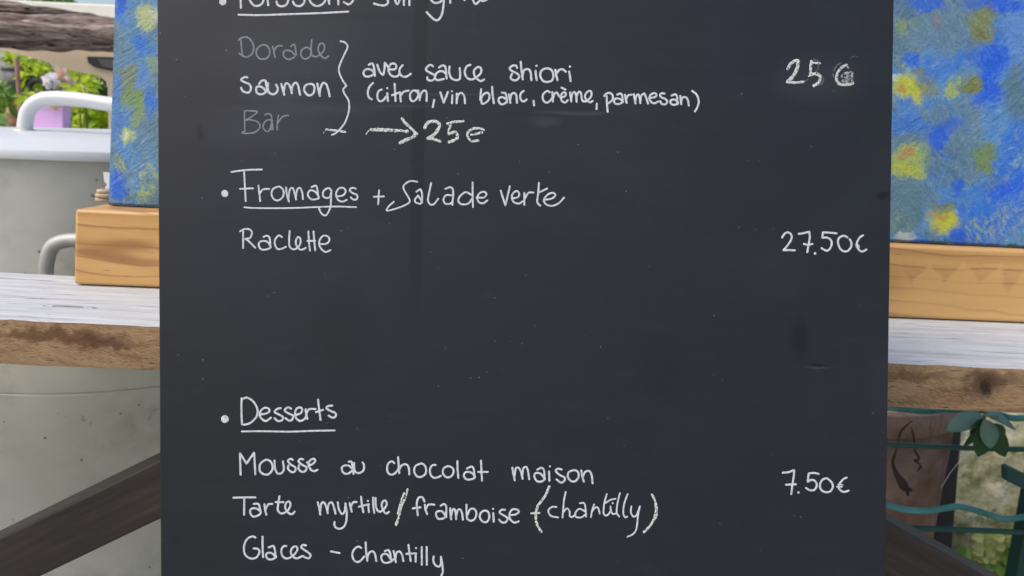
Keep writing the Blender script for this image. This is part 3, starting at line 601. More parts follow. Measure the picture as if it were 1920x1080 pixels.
word('grey smears of chalk round the overwritten price', [('G', 14, '1455 480 1450 560 1460 600', .3), ('G', 5, '1400 450 1330 520 1420 540 1350 600 1500 630', .8), ('G', 6, '1510 440 1510 630', .4), ('G', 4, '1300 350 1380 330 1440 350', .6)], M_smear, 'chalk_smear')
word('faint older strokes under the overwritten price', [('G', 3.5, '1308 272 1230 330 1185 415 | 1170 470 1190 520', .3), ('G', 3, '965 485 1002 570 965 650 900 670 | 910 310 900 370 860 430', .3), ('G', 3.5, '810 205 860 215 905 240', .4), ('G', 1.6, '660 605 730 560 | 1150 775 1215 775 | 1480 185 1540 150 1620 160', .5)], M_faint, 'chalk_smear')
word('white bullet dot before "Fromages"', [('I', 14, '116 340')], name='bullet_dot')
word('word "Fromages"', [('I', 3.7, '185 122 320 103 490 97 | 312 122 320 270 328 415 | 272 293 400 287 | 457 260 465 330 475 415 | 468 350 500 300 565 293 | 650 272 600 300 592 360 625 405 670 405 708 365 710 310 680 275 650 272 | 737 280 745 350 765 420 | 760 390 775 300 805 285 825 340 838 400 | 835 380 850 300 880 285 900 330 908 395 | 995 275 1040 262 1055 310 1065 380 | 1070 380 1030 320 980 310 957 350 985 395 1030 400 1070 380 | 1195 310 1170 285 1120 310 1110 360 1140 385 1180 375 1195 320 | 1195 310 1192 400 1185 480 1155 545 1125 562 1090 535 1070 490 | 1245 370 1310 360 1340 320 1320 285 1270 290 1243 340 1260 400 1305 422 1350 405 | 1440 290 1405 282 1380 305 1410 335 1455 355 1455 395 1420 402 1393 380')])
word('underline under "Fromages"', [('I', 3.3, '315 480 450 488 800 487 1200 472 1445 478', .08)], name='underline')
word('plus sign before "Salade"', [('J', 3.6, '148 225 140 350 | 102 283 190 280')], name='plus_sign')
word('word "Salade" with a long looping S', [('J', 3.4, '490 148 430 142 375 175 370 215 410 285 425 325 390 355 300 390 218 408 235 370 280 328'), ('J', 3.8, '485 238 520 218 535 260 535 335 | 500 272 470 310 480 335 520 345 530 320 500 275 | 617 160 600 240 588 310 605 350 640 350 680 302 | 745 212 790 198 815 230 808 355 | 800 270 750 270 728 310 745 345 790 345 810 320 | 975 265 930 242 880 275 860 320 890 350 950 345 985 300 | 990 155 990 260 993 375 | 1025 290 1090 290 1115 260 1095 240 1055 250 1032 290 1045 330 1085 342 1122 317')])
word('word "verte"', [('J', 3.8, '1243 230 1285 362 1285 362 1325 190 | 1345 300 1400 285 1408 250 1380 232 1345 270 1355 325 1405 345 1440 325 | 1455 250 1455 355 | 1455 310 1490 250 1535 245 | 1587 160 1580 250 1572 330 1598 362 | 1590 243 1660 210 | 1640 310 1700 300 1735 270 1710 248 1665 265 1632 310 1650 350 1700 365 1760 345 1812 292')])
word('word "Raclette"', [('I', 3.8, '302 890 302 715 | 272 722 320 700 370 705 392 740 370 790 322 800 350 815 425 888 | 510 778 545 768 570 790 580 885 | 580 880 540 825 480 825 460 860 485 905 540 905 580 880 | 695 780 660 765 625 810 625 860 650 900 690 900 735 880 | 773 720 768 810 775 880 820 905 870 870 885 810 860 780 838 810 840 860 875 905 910 905 935 890 | 963 725 968 820 978 915 | 1015 725 1022 820 1032 912 | 955 820 1030 820 | 1075 850 1140 850 1175 815 1160 775 1110 770 1075 820 1080 880 1130 930 1185 915')])
word('price "27.50€"', [('H', 4.2, '232 308 270 250 330 225 385 270 380 340 320 440 250 520 250 520 330 515 435 520 | 505 250 570 240 675 215 675 215 685 300 670 400 645 545 | 590 415 650 430 722 415 | 1120 240 1000 230 900 225 900 225 890 315 890 315 960 310 1020 340 1045 400 1020 480 970 525 920 510 880 485 | 1300 308 1240 280 1170 310 1145 380 1175 480 1240 535 1310 525 1360 460 1365 400 1340 340 | 1555 275 1500 310 1460 380 1455 430 1475 490 1520 535 1570 530 1608 505'), ('H', 2.5, '1435 425 1488 438 | 1440 455 1495 462'), ('H', 5.2, '770 570')], name='handwritten_price')
word('white bullet dot before "Desserts"', [('K', 15.5, '138 355')], name='bullet_dot')
word('word "Desserts"', [('K', 4.2, '337 110 335 260 342 415 | 345 118 400 100 470 140 520 220 525 300 480 370 420 410 365 422 | 560 300 640 285 670 255 650 225 600 225 560 270 560 330 620 378 685 340 | 800 225 760 235 730 270 780 300 830 330 815 370 770 378 730 345 | 925 230 890 215 850 250 890 285 950 315 935 365 900 372 860 345 | 975 310 1040 285 1060 245 1040 218 1000 225 975 270 985 340 1035 378 1085 355 1100 330 | 1100 240 1108 300 1120 350 | 1105 300 1140 240 1215 235 | 1248 125 1262 250 1277 362 | 1225 272 1305 245 | 1415 195 1370 200 1345 225 1390 255 1455 285 1455 325 1420 338 1375 315')])
word('underline under "Desserts"', [('K', 3.6, '342 502 600 500 900 505 1200 495 1445 490', .08)], name='underline')
word('word "Mousse"', [('K', 4.2, '325 1015 318 760 318 760 395 885 395 885 487 755 487 755 500 1010 | 630 840 560 890 555 970 600 1012 660 1010 705 950 690 870 630 840 | 730 850 735 940 765 1000 810 1000 840 950 830 860 | 945 840 920 828 890 855 930 900 980 935 970 980 930 985 890 945 895 910 | 1070 835 1040 828 1015 860 1060 900 1110 930 1095 975 1050 982 1015 945 1022 905 | 1118 870 1150 900 1190 885 1215 850 1195 828 1150 850 1135 900 1160 955 1200 975 1240 960')])
word('word "au"', [('L', 4.1, '205 155 235 155 245 200 258 290 | 245 240 205 200 150 200 125 230 145 280 190 290 240 260 | 265 170 265 230 285 275 330 280 370 250 375 190 360 165')])
word('word "chocolat"', [('L', 4.1, '715 170 690 150 650 175 635 235 655 290 700 298 745 265 765 230 | 760 105 765 190 772 282 | 775 240 800 195 850 185 878 220 885 295 | 1005 178 950 210 942 270 970 318 1020 325 1070 285 1070 220 1040 182 1005 178 | 1180 192 1145 195 1118 240 1125 300 1160 335 1200 332 1238 315 | 1320 205 1270 235 1265 290 1300 328 1345 325 1380 285 1375 230 1320 205 | 1427 150 1428 240 1437 335 | 1535 232 1585 210 1610 240 1618 330 | 1625 325 1575 275 1515 275 1500 320 1535 355 1590 350 1625 325 | 1692 145 1697 250 1703 365 | 1662 270 1765 270')])
word('word "maison"', [('M', 4.1, '230 210 240 270 255 340 | 252 310 265 220 295 210 320 250 338 325 | 335 300 345 220 375 200 395 240 408 330 | 495 230 540 210 565 240 572 330 | 572 325 530 275 480 265 462 300 490 350 540 355 575 330 | 618 250 622 345 | 750 228 710 220 690 245 730 285 785 315 775 355 740 365 700 335 | 880 235 825 260 820 310 850 350 895 352 930 310 925 255 880 235 | 960 240 970 300 987 355 | 975 310 1000 255 1045 245 1070 290 1080 372'), ('M', 4, '628 195')])
word('word "Tarte"', [('N', 4.1, '203 178 310 175 420 175 | 310 180 308 345 | 405 240 450 240 465 280 475 325 | 475 325 430 285 380 290 368 325 395 365 440 358 475 325 | 512 245 518 300 530 345 | 520 300 550 245 590 240 | 662 165 650 240 645 300 680 335 740 310 772 250 755 215 725 235 722 290 760 335 790 340 812 318 | 625 220 700 222')])
word('word "myrtille"', [('N', 4.1, '1045 225 1060 290 1070 345 | 1068 320 1080 240 1105 225 1130 270 1145 330 | 1140 310 1155 240 1185 225 1205 270 1222 335 | 1245 225 1255 290 1285 340 1310 320 1325 240 | 1320 235 1335 330 1325 430 1290 480 1240 485 1212 455 1213 420'), ('L', 4.1, '215 620 225 670 237 715 | 228 660 255 612 290 608 | 343 550 352 640 368 720 | 320 660 430 635 | 425 645 430 720 | 478 560 480 640 490 728 | 505 565 510 660 540 715 590 700 630 640 620 595 590 600 575 640 590 700 625 738 655 720'), ('L', 4, '420 595')])
word('thick rough chalk slash after "myrtille"', [('L', 4, '866 465 840 560 800 650 770 760 740 868', .5), ('L', 3.8, '828 510 795 590 770 680 755 740', .3), ('L', 4, '790 700 760 790 735 860', .8)], M_chalk, 'chalk_slash')
word('word "framboise"', [('L', 4.1, '1055 600 1030 555 990 560 970 620 975 700 980 755 | 925 680 1010 668 | 1060 640 1065 690 1085 742 | 1070 690 1100 640 1165 637 | 1240 650 1275 632 1300 660 1300 775 | 1300 775 1255 715 1200 715 1185 750 1210 795 1260 795 1300 770 | 1345 680 1348 740 1355 800 | 1355 770 1370 700 1395 690 1408 740 1412 800 | 1412 770 1430 700 1460 695 1480 740 1488 805 | 1528 640 1530 720 1535 790 | 1535 760 1570 690 1620 690 1640 740 1620 800 1575 820 1540 800 | 1735 705 1690 730 1680 785 1715 830 1760 830 1785 780 1775 725 1735 705 | 1830 735 1835 828'), ('L', 4, '1828 685'), ('M', 4.1, '150 655 115 655 95 685 140 715 180 745 160 785 120 788 90 760 | 205 712 260 705 298 680 285 655 235 650 202 690 205 750 250 790 295 778')])
word('dash after "framboise"', [('M', 4, '430 692 515 688')], name='dash')
word('rough chalk opening bracket before "chantilly"', [('M', 5.2, '620 408 575 510 500 610', .35), ('M', 5, '500 610 478 690 482 770', .4), ('M', 5.2, '484 780 500 830 535 885', .4)], M_chalk, 'chalk_bracket')
word('word "chantilly" inside chalk brackets', [('M', 3.5, '695 625 650 625 610 665 640 720 712 735 | 795 465 775 570 762 735 | 770 680 808 640 835 670 840 725 870 728 900 700 | 945 585 990 585 1005 640 1010 725 | 1000 672 940 645 895 690 905 730 960 735 1010 700 | 1095 600 1075 660 1062 730 | 1070 680 1110 630 1140 640 1155 695 | 1230 490 1205 580 1195 680 1215 715 1245 705 1275 660 | 1220 580 1270 550 1320 538 | 1270 620 1275 670 1295 700 1320 695 | 1368 480 1345 580 1335 680 1360 725 | 1450 490 1415 590 1405 690 1425 735 1445 728 | 1490 620 1485 680 1510 725 1545 710 1580 620 | 1578 625 1560 720 1545 850 1510 910 1450 940'), ('M', 4, '1292 585')])
word('rough chalk closing bracket after "chantilly"', [('M', 4.5, '1708 495 1738 550 1750 600', .4), ('M', 6.5, '1748 590 1755 660 1742 735', .35), ('M', 5, '1740 735 1695 815 1625 888', .4)], M_chalk, 'chalk_bracket')
word('word "Glaces"', [('N', 4.1, '420 575 390 565 340 590 308 660 315 740 370 785 430 775 462 720 445 690 405 685 | 492 568 493 680 498 770 | 555 675 600 660 615 700 625 775 | 625 770 580 730 535 735 530 770 560 795 600 790 628 768 | 730 660 700 665 680 710 695 765 740 785 800 755 840 700 830 665 795 675 775 720 800 770 840 785 880 765 | 925 655 895 650 880 675 925 710 970 745 960 780 925 778 895 760')])
word('dash between "Glaces" and "chantilly"', [('N', 4, '1178 715 1260 730')], name='dash')
word('word "chantilly" on the bottom line', [('O', 4.1, '570 350 530 332 475 370 448 440 465 510 510 545 560 530 612 470 | 633 275 640 400 655 525 | 655 500 680 420 725 398 760 430 780 530 | 900 395 945 380 970 420 985 520 | 990 520 930 440 870 440 848 480 870 540 920 558 980 540 1015 510 | 1020 395 1035 470 1050 545 | 1045 500 1060 420 1100 400 1135 440 1155 530 | 1225 310 1240 420 1257 530 | 1198 432 1330 425 | 1325 430 1325 538 | 1410 340 1410 580 | 1478 340 1480 580 | 1575 470 1570 530 1600 590 1645 610 1675 570 1675 475 | 1675 475 1695 580 1700 680 1682 735'), ('O', 4.2, '1330 352')])
word('price "7.50€"', [('P', 4.2, '245 232 340 220 430 190 430 190 420 300 400 430 383 575 | 300 428 455 420 | 825 248 740 235 665 245 665 245 650 380 650 380 700 350 760 360 798 410 790 470 750 515 680 515 625 480 | 1000 345 950 320 880 360 850 440 880 520 950 550 1020 535 1060 470 1055 410 1020 365 | 1285 312 1230 340 1180 400 1155 460 1190 520 1250 545 1318 525'), ('P', 3, '1150 425 1220 430 | 1130 463 1210 462'), ('P', 4.6, '500 555')], name='handwritten_price')

# easel holding the board from behind; only its lip shows at the foot
M_easel = plain('pale_easel_wood', srgb(176, 164, 140), .6, .15, 30)
easel = empty('wooden_easel', (board.location.x, board.location.y + .1, 0), 'pale wooden easel whose lip carries the bottom edge of the menu board', 'easel')
def epart(o): o.parent = easel; o.matrix_parent_inverse = Matrix.Translation(-easel.location); return o
xa = bp(935, 1089)[0]; xb_ = bp(1124, 1089)[0]
m = MB(); m.box(((xa + xb_) / 2, yb - .0062, -.006), (xb_ - xa, .012, .02)); o = m.build('lip', M_easel); o.matrix_world = MBM; epart(o)
down = Vector((0, 0, -1))
for sx_, ty in ((-.19, 0), (.19, 0)):
    top = MBM @ Vector((sx_ * .5, yt - .06, -.025)); mid = MBM @ Vector((sx_, yb, -.025)); d = (mid - top).normalized(); bot = top + d * ((0.0 - top.z) / d.z)
    m = MB(); m.tube([top, bot], .011, 4); epart(m.build('leg', M_easel))
a_ = MBM @ Vector((-.12, yb - .02, -.025)); b_ = MBM @ Vector((.20, yb - .02, -.025)); m = MB(); m.tube([a_, b_], .009, 4); epart(m.build('crossbar', M_easel))
top = MBM @ Vector((0, yt - .1, -.04)); m = MB(); m.tube([top, Vector((top.x, top.y + .02, ZB + .55)), Vector((top.x, top.y + .01, ZB + .50))], .009, 4); epart(m.build('hinge_block', M_easel))

# ------------------------------------------------------------------ big aluminium pot on the left
t = NT('dull_aluminium', 0.5, 0.5, 0.3)
base = t.ramp(t.noise(2.5, 5, .6), [(.3, srgb(184, 183, 172)), (.7, srgb(208, 208, 200))])
sc1 = t.rng(t.noise(24, 5, .7, t.map((1, 1, .8)), 1.0), .64, .72)
base = t.mix(t.math('MULTIPLY', sc1, .8), base, srgb(92, 90, 80))
base = t.mix(t.math('MULTIPLY', t.rng(t.noise(6, 6, .7), .45, .72), .5), base, srgb(140, 142, 126))
base = t.mix(t.rng(t.voro(34), .07, .05), base, srgb(80, 76, 70))
t.color(base, 0.93); t.rough(t.rng(t.noise(14, 4), .3, .7, .38, .6)); t.bump(t.noise(18, 4, .6), .12, .004); M_alu = t.m
R = .35; YC = 1.49
cxy = hy(62, 500, YC - R); CX = cxy.x * 1.08
z_rim = hy(62, 281, YC - R).z; z_seam = hy(70, 740, YC - R).z
pot = empty('aluminium_boiler_pot', (CX, YC, 0), 'large dull aluminium pot with lid and tube handles behind the table on the left', 'pot')
m = MB(); m.lathe((CX, YC, 0), [(0, .02), (R - .02, .02), (R, .04), (R, z_seam - .003), (R - .0012, z_seam - .001), (R - .0012, z_seam + .0005), (R + .0006, z_seam + .001), (R + .0006, z_seam + .02), (R, z_seam + .03), (R, z_rim - .03), (R + .004, z_rim - .016)], 128)
autosm(m.build('body', M_alu, pot, True), 25)
m = MB(); m.lathe((CX, YC, 0), [(R + .006, z_rim - .016), (R + .012, z_rim - .014), (R + .014, z_rim - .008), (R + .012, z_rim), (R + .004, z_rim + .003), (R * .97, z_rim + .007), (R * .9, z_rim + .014), (R * .75, z_rim + .021), (R * .4, z_rim + .028), (0, z_rim + .031)], 128)
M_lid = plain('lid_aluminium', srgb(208, 211, 212), .4, .05, 12, .15)
lid = autosm(m.build('lid', M_lid, pot, True), 40)
# lid handle: a tube arch
YH = 1.30
def arc(pts, n=8):
    v = [Vector(p) for p in pts]; P = [v[0] * 2 - v[1]] + v + [v[-1] * 2 - v[-2]]; out = []
    for i in range(1, len(P) - 2):
        p0, p1, p2, p3 = P[i - 1:i + 3]
        for k in range(n):
            u = k / n; out.append(.5 * ((2 * p1) + (p2 - p0) * u + (2 * p0 - 5 * p1 + 4 * p2 - p3) * u * u + (3 * p1 - p0 - 3 * p2 + p3) * u ** 3))
    return out + [v[-1]]
hp = [hy(*q, YH) for q in ((46, 262), (47, 235), (53, 208), (72, 190), (100, 184), (150, 187), (205, 195), (262, 200), (285, 215), (291, 240), (292, 275))]
m = MB(); m.tube(arc(hp), .0118, 20); hd = m.build('lid_handle', M_lid, pot, True)
for q_ in (hp[0], hp[-1]):
    m = MB(); m.lathe((q_.x, YH, z_rim + .018), [(0, .0), (.02, 0), (.018, .008), (.012, .010)], 24); m.build('handle_foot', M_alu, pot, True)
# side handle in front of the body
YS = YC - R - .045
sh = [hy(*q, YS) for q in ((86, 560), (86, 520), (88, 490), (98, 463), (120, 452), (160, 450), (210, 452), (238, 462), (248, 490), (250, 540))]
m = MB(); m.tube(arc(sh), .0102, 20)
for p in (sh[0], sh[-1]): m.tube([p, p + Vector((0, .06, -.01))], .011, 14)
m.build('side_handle', plain('oxidised_aluminium', srgb(170, 172, 168), .5, .15, 30, .3), pot, True)

# ------------------------------------------------------------------ upper left background
# white board behind the log
M_wht = plain('white_paint', srgb(226, 224, 214), .6, .06, 8)
YW = 2.25; a = hy(-140, -2, YW); b = hy(330, 60, YW)
m = MB(); m.box(((a.x + b.x) / 2, YW, (hy(100, 6, YW).z + hy(100, 60, YW).z) / 2), (b.x - a.x, .05, hy(100, 6, YW).z - hy(100, 60, YW).z))
o = recenter(m.build('white_board', M_wht)); bevel(o, .004); tag(o, 'white painted board lying behind the weathered log', 'board')
# weathered log
t = NT('weathered_bark', 0.9, 0.2)
l1 = t.map((3.4, 34, 34)); l2 = t.map((9, 80, 80))
base = t.ramp(t.noise(2.4, 6, .7, l1, 1.0), [(.3, srgb(70, 58, 52)), (.42, srgb(122, 106, 98)), (.54, srgb(164, 148, 138)), (.66, srgb(222, 204, 186))])
base = t.mix(t.rng(t.noise(2, 5, .7, l2, 1.2), .55, .62), base, srgb(60, 48, 42))
t.color(base); t.bump(t.noise(2.4, 6, .7, l1, 1.0), 1.0, .02); M_bark = t.m
YL_ = 2.0
log = empty('weathered_log', hy(80, 92, YL_), 'thick weathered grey-brown log lying above the pot at the top left', 'log')
def rough_log(pa, pb, r, parent, name, n=90, k=28, amp=.22, taper=None):
    a, b = Vector(pa), Vector(pb); vs = []; fs = []
    for i in range(n + 1):
        u = i / n; c = a.lerp(b, u); c.z += noise.noise(Vector((u * 3, 1, r * 50))) * r * .18
        rr = r * (taper(u) if taper else 1)
        for j in range(k):
            an = 2 * math.pi * j / k; q = Vector((0, math.cos(an), math.sin(an)))
            s_ = 1 + amp * noise.noise(Vector((c.x * 7, q.y * 2.6, q.z * 2.6 + r * 30))) + amp * .6 * noise.noise(Vector((c.x * 16, q.y * 7, q.z * 7)))
            vs.append(c + q * rr * s_)
    for i in range(n):
        for j in range(k): fs.append((i * k + j, i * k + (j + 1) % k, (i + 1) * k + (j + 1) % k, (i + 1) * k + j))
    fs.append(tuple(range(k))[::-1]); fs.append(tuple(n * k + j for j in range(k)))
    return link(name, vs, fs, M_bark, parent, True)
zc = (hy(100, 30, YL_).z + hy(100, 94, YL_).z) / 2; rl = (hy(100, 30, YL_).z - hy(100, 94, YL_).z) / 2
p0 = hy(-160, 50, YL_); p1 = hy(330, 70, YL_); p0.z = zc + .0; p1.z = zc + .0
rough_log(p0, p1, rl * 1.0, log, 'trunk', 150, 44, .34)
p0 = hy(-60, 12, YL_ + .03); p1 = hy(172, 26, YL_ + .03)
rough_log(p0, p1, .012, log, 'loose_bark', 50, 14, .7, lambda u: max(.15, math.sin(math.pi * min(1, .25 + u * .75)) * 1.1))
# beige curved frame
M_beige = plain('beige_paint', srgb(226, 208, 182), .5, .05, 5)
YF = 2.12
fr = empty('beige_frame', hy(100, 250, YF), 'beige smooth frame with rounded opening and dark vent below the log', 'frame')
poly = [(-160, 70), (330, 80), (330, 270), (204, 270), (202, 165), (198, 152), (188, 143), (172, 139), (150, 136), (128, 131), (108, 123), (84, 115), (55, 107), (25, 100), (0, 93), (-160, 86)]
m = MB(); m.prism([hy(x, y, YF) for x, y in poly], (0, .04, 0)); m.build('frame_panel', M_beige, fr)
M_dk = plain('dark_grey_plastic', srgb(60, 62, 66), .4, .1, 10)
poly = [(163, 106), (300, 110), (300, 140), (214, 134), (188, 129), (174, 124), (165, 117)]
m = MB(); m.prism([hy(x, y, YF - .004) for x, y in poly], (0, .003, 0)); m.build('vent', M_dk, fr)
poly = [(182, 110), (300, 113), (300, 131), (210, 128), (192, 124)]
m = MB(); m.prism([hy(x, y, YF - .008) for x, y in poly], (0, .0035, 0)); m.build('vent_cover', plain('mid_grey_plastic', srgb(104, 104, 104), .4, .1, 10), fr)

# foliage helper
def leaf_mat(name, c1, c2, tr=.35):
    t = NT(name, .5, .4); oi = t.node('ShaderNodeNewGeometry'); 
    col = t.mix(oi.outputs['Random Per Island'], c1, c2)
    t.color(col)
    out = t.n['Material Output']; tl_ = t.node('ShaderNodeBsdfTranslucent'); t.put(tl_.inputs[0], t.mix(.5, col, c2))
    mx = t.node('ShaderNodeMixShader'); mx.inputs[0].default_value = tr
    t.l.new(t.b.outputs[0], mx.inputs[1]); t.l.new(tl_.outputs[0], mx.inputs[2]); t.l.new(mx.outputs[0], out.inputs[0])
    return t.m
M_lime = leaf_mat('lime_leaf', srgb(150, 184, 40), srgb(214, 226, 70))
M_green = leaf_mat('mid_green_leaf', srgb(78, 122, 44), srgb(140, 176, 74))
M_darkg = leaf_mat('dark_green_leaf', srgb(50, 86, 58), srgb(78, 118, 78))
M_grey = leaf_mat('grey_green_leaf', srgb(96, 134, 118), srgb(126, 164, 148), .1)
M_stem = plain('green_stem', srgb(84, 100, 48), .6)
def cluster(mb, c, rad, n, size, asp=.45):
    for _ in range(n):
        while True:
            d = Vector((random.uniform(-1, 1), random.uniform(-1, 1), random.uniform(-1, 1)))
            if d.length < 1: break
        if noise.noise(d * 2.3 + Vector(c) * 3) < -.22: continue
        p = Vector(c) + Vector((d.x * rad[0], d.y * rad[1], d.z * rad[2]))
        ax = (d + Vector((random.gauss(0, .6), random.gauss(0, .6), random.gauss(-.1, .5)))).normalized(); s_ = size * random.uniform(.6, 1.3)
        mb.leaf(p, p + ax * s_, Vector((random.gauss(0, 1), random.gauss(0, 1), 1.5)).normalized(), s_ * asp, random.uniform(0, .3), 3)
def plant(name, base, spots_, label, cat, mat, group=None, stem=True):
    e = empty(name, base, label, cat, group)
    mb = MB(); sb = MB()
    for (c, rad, n, size) in spots_:
        cluster(mb, c, rad, n, size)
        if stem:
            c = Vector(c); b0 = Vector(base); mid = b0.lerp(c, .5) + Vector((random.uniform(-.02, .02), 0, .03))
            sb.tube([b0, mid, c], [.005, .004, .002], 6)
    mb.build('foliage', mat, e)
    if stem: sb.build('stem', M_stem, e)
    return e

# garden shelf (grey ledge) carrying the planters
YP = 2.75
M_shelf = plain('pale_grey_metal', srgb(170, 172, 168), .5, .1, 10)
zs = hy(100, 243, YP - .12).z
sh_ = empty('garden_shelf', (0, 0, 0), 'pale grey metal garden shelf carrying the purple planter', 'shelf')
xa_ = hy(-150, 243, YP).x; xb2 = hy(420, 243, YP).x
sh_.location = ((xa_ + xb2) / 2, YP, 0)
m = MB(); m.box(((xa_ + xb2) / 2, YP, zs - .008), (xb2 - xa_, .30, .016)); bevel(m.build('shelf_board', M_shelf, sh_), .003)
for x in (xa_ + .03, xb2 - .03):
    for y in (YP - .12, YP + .12):
        m = MB(); m.box((x, y, (zs - .017) / 2), (.025, .025, zs - .018)); m.build('leg', M_shelf, sh_)
# purple planter
def planter(name, x0, x1, y0, y1, Y, mat, label, cat, taper=.86, soil=True, round_=False):
    a = hy(x0, y0, Y); b = hy(x1, y0, Y); zb = hy((x0 + x1) / 2, y1, Y).z; cx = (a.x + b.x) / 2; w = b.x - a.x; zt_ = (a.z + b.z) / 2; h = zt_ - zb
    e = empty(name, (cx, Y, zb), label, cat); n = 32 if round_ else 4
    rr = w / 2 if round_ else w / 2 * math.sqrt(2); m = MB()
    m.lathe((cx, Y, zb), [(0, 0), (rr * taper, 0), (rr * .95, h * .86), (rr * .90, h * .86), (rr * .86, h * .3), (0, h * .3)], n)
    r_ = MB(); r_.lathe((cx, Y, zb), [(rr * .951, h * .84), (rr, h * .84), (rr, h), (rr * .92, h), (rr * .92, h * .84)], n)
    s_ = MB(); s_.lathe((cx, Y, zb), [(rr * .90, h * .8), (0, h * .84)], n)
    objs = [m.build('pot_body', mat, e, round_), r_.build('rim', mat, e, round_)]
    if soil: objs.append(s_.build('soil', plain('potting_soil', srgb(60, 46, 36), .95), e))
    if not round_:
        for o in objs: o.data.transform(Matrix.Translation((cx, Y, 0)) @ Matrix.Diagonal((1, .45, 1, 1)) @ Matrix.Rotation(math.pi / 4, 4, 'Z') @ Matrix.Translation((-cx, -Y, 0)))
    return Vector((cx, Y, zt_))
M_purple = plain('lilac_plastic', srgb(222, 178, 234), .4, .06, 10)
q = planter('purple_planter', 62, 126, 197, 243, YP - .03, M_purple, 'lilac purple plastic planter on the grey shelf behind the pot handle', 'planter')
plant('planter_plant', q - Vector((0, 0, .02)), [(q + Vector((-.02, 0, .02)), (.07, .05, .03), 60, .035), (q + Vector((.04, 0, .012)), (.04, .05, .02), 30, .03)], 'small lime green plant growing in the lilac planter', 'plant', M_lime)
# black pot on a tall stand further left
YK = 3.0
M_black = plain('faded_black_plastic', srgb(92, 90, 90), .5, .15, 8)
q2 = planter('black_flower_pot', 6, 64, 126, 173, YK, M_black, 'faded black flower pot with trailing plant left of the white flowers', 'flower pot', .8, True, True)
zk = hy(35, 173, YK).z
stn = empty('green_plant_stand', (q2.x, YK, 0), 'green painted wooden plant stand under the faded black flower pot', 'plant stand')
M_gpaint = plain('light_green_paint', srgb(140, 176, 110), .6, .12, 12)
m = MB(); m.box((q2.x, YK, zk - .012), (.26, .22, .02)); m.build('top_board', M_gpaint, stn)
for k, (dx, dz) in enumerate(((0, .06), (0, .11), (0, .16))):
    m = MB(); m.box((q2.x, YK - .09, zk - dz), (.24, .012, .022)); m.build('slat', M_gpaint, stn)
for x in (-.115, .115):
    for y in (-.1, .1):
        m = MB(); m.box((q2.x + x, YK + y, (zk - .023) / 2), (.022, .022, zk - .025)); m.build('leg', M_gpaint, stn)
plant('trailing_plant', q2 - Vector((0, 0, .03)), [(q2 + Vector((.075, -.02, .02)), (.04, .05, .03), 40, .04), (q2 + Vector((.085, -.05, -.03)), (.035, .04, .05), 60, .045), (q2 + Vector((-.0, 0, .03)), (.07, .05, .02), 26, .035)], 'lime green plant trailing over the side of the black pot', 'plant', M_lime)
# thin reddish stake
a = hy(31, 110, 2.8); m = MB(); m.tube([(a.x, 2.8, 0), (a.x, 2.8, a.z)], .008, 8); o = recenter(m.build('garden_stake', plain('red_brown_stake', srgb(150, 112, 100), .7)))
tag(o, 'thin red-brown garden stake in front of the black flower pot', 'stake')
# orange terracotta pot below the stand top
q3 = planter('orange_flower_pot', 12, 38, 192, 236, 2.86, plain('orange_terracotta', srgb(226, 170, 136), .8, .1, 10), 'small orange terracotta flower pot low behind the red-brown stake', 'flower pot', .75, True, True)
zo = hy(26, 236, 2.86).z
m = MB(); m.box((q3.x, 2.86, (zo - .002) / 2), (.2, .14, zo - .002)); o = recenter(m.build('wooden_box', plain('old_box_wood', srgb(120, 112, 92), .8))); bevel(o, .004)
tag(o, 'tall old wooden box under the small orange flower pot', 'box')
plant('leafy_pot_plant', q3 - Vector((0, 0, .02)), [(q3 + Vector((-.03, -.02, .02)), (.09, .06, .04), 110, .045)], 'green leafy plant spilling from the small orange pot', 'plant', M_green)
# dark tyre-like round pot + white flowers + pink bloom
a = hy(74, 164, 2.92); m = MB(); pts = [(a.x + .035 * math.cos(u), 2.92, a.z + .026 * math.sin(u)) for u in [2 * math.pi * k / 28 for k in range(29)]]; m.tube(pts, .009, 10, cap=False)
o = recenter(m.build('rubber_ring', plain('black_rubber', srgb(48, 48, 52), .6))); tag(o, 'dark round rubber ring between the black pot and the white flowers', 'ring')
M_petal = leaf_mat('white_petal', srgb(240, 238, 244), srgb(252, 250, 252), .5); M_pinkp = leaf_mat('pale_pink_petal', srgb(236, 212, 202), srgb(246, 228, 220), .45)
def flower(name, px, py, Y, r, mat, label):
    c = hy(px, py, Y); e = empty(name, (c.x, Y, 0), label, 'flower'); m = MB()
    for k in range(70):
        d = Vector((random.gauss(0, 1), random.gauss(-.3, 1), random.gauss(0, 1))).normalized(); m.leaf(c + d * r * .25, c + d * r * random.uniform(.8, 1.1), Vector((random.random(), 1, random.random())), r * .55, .2, 3)
    m.build('petals', mat, e); m = MB(); m.tube([(c.x, Y, 0), (c.x + .01, Y, c.z * .5), c], .005, 6); m.build('stem', M_stem, e)
flower('white_flower', 96, 152, 2.84, .033, M_petal, 'white flower head just right of the dark rubber ring')
flower('pale_pink_flower', 115, 150, 2.98, .055, M_pinkp, 'large pale pink flower head right of the white flower')
flower('small_white_flower', 158, 166, 2.95, .02, M_petal, 'small white flower inside the rounded opening of the beige frame')
# pale garden post inside the opening
a = hy(176, 200, 3.0); m = MB(); m.box((a.x, 3.0, .55), (.02, .02, 1.1)); o = recenter(m.build('garden_post', M_gpaint)); tag(o, 'pale green thin post seen low in the rounded opening', 'post')
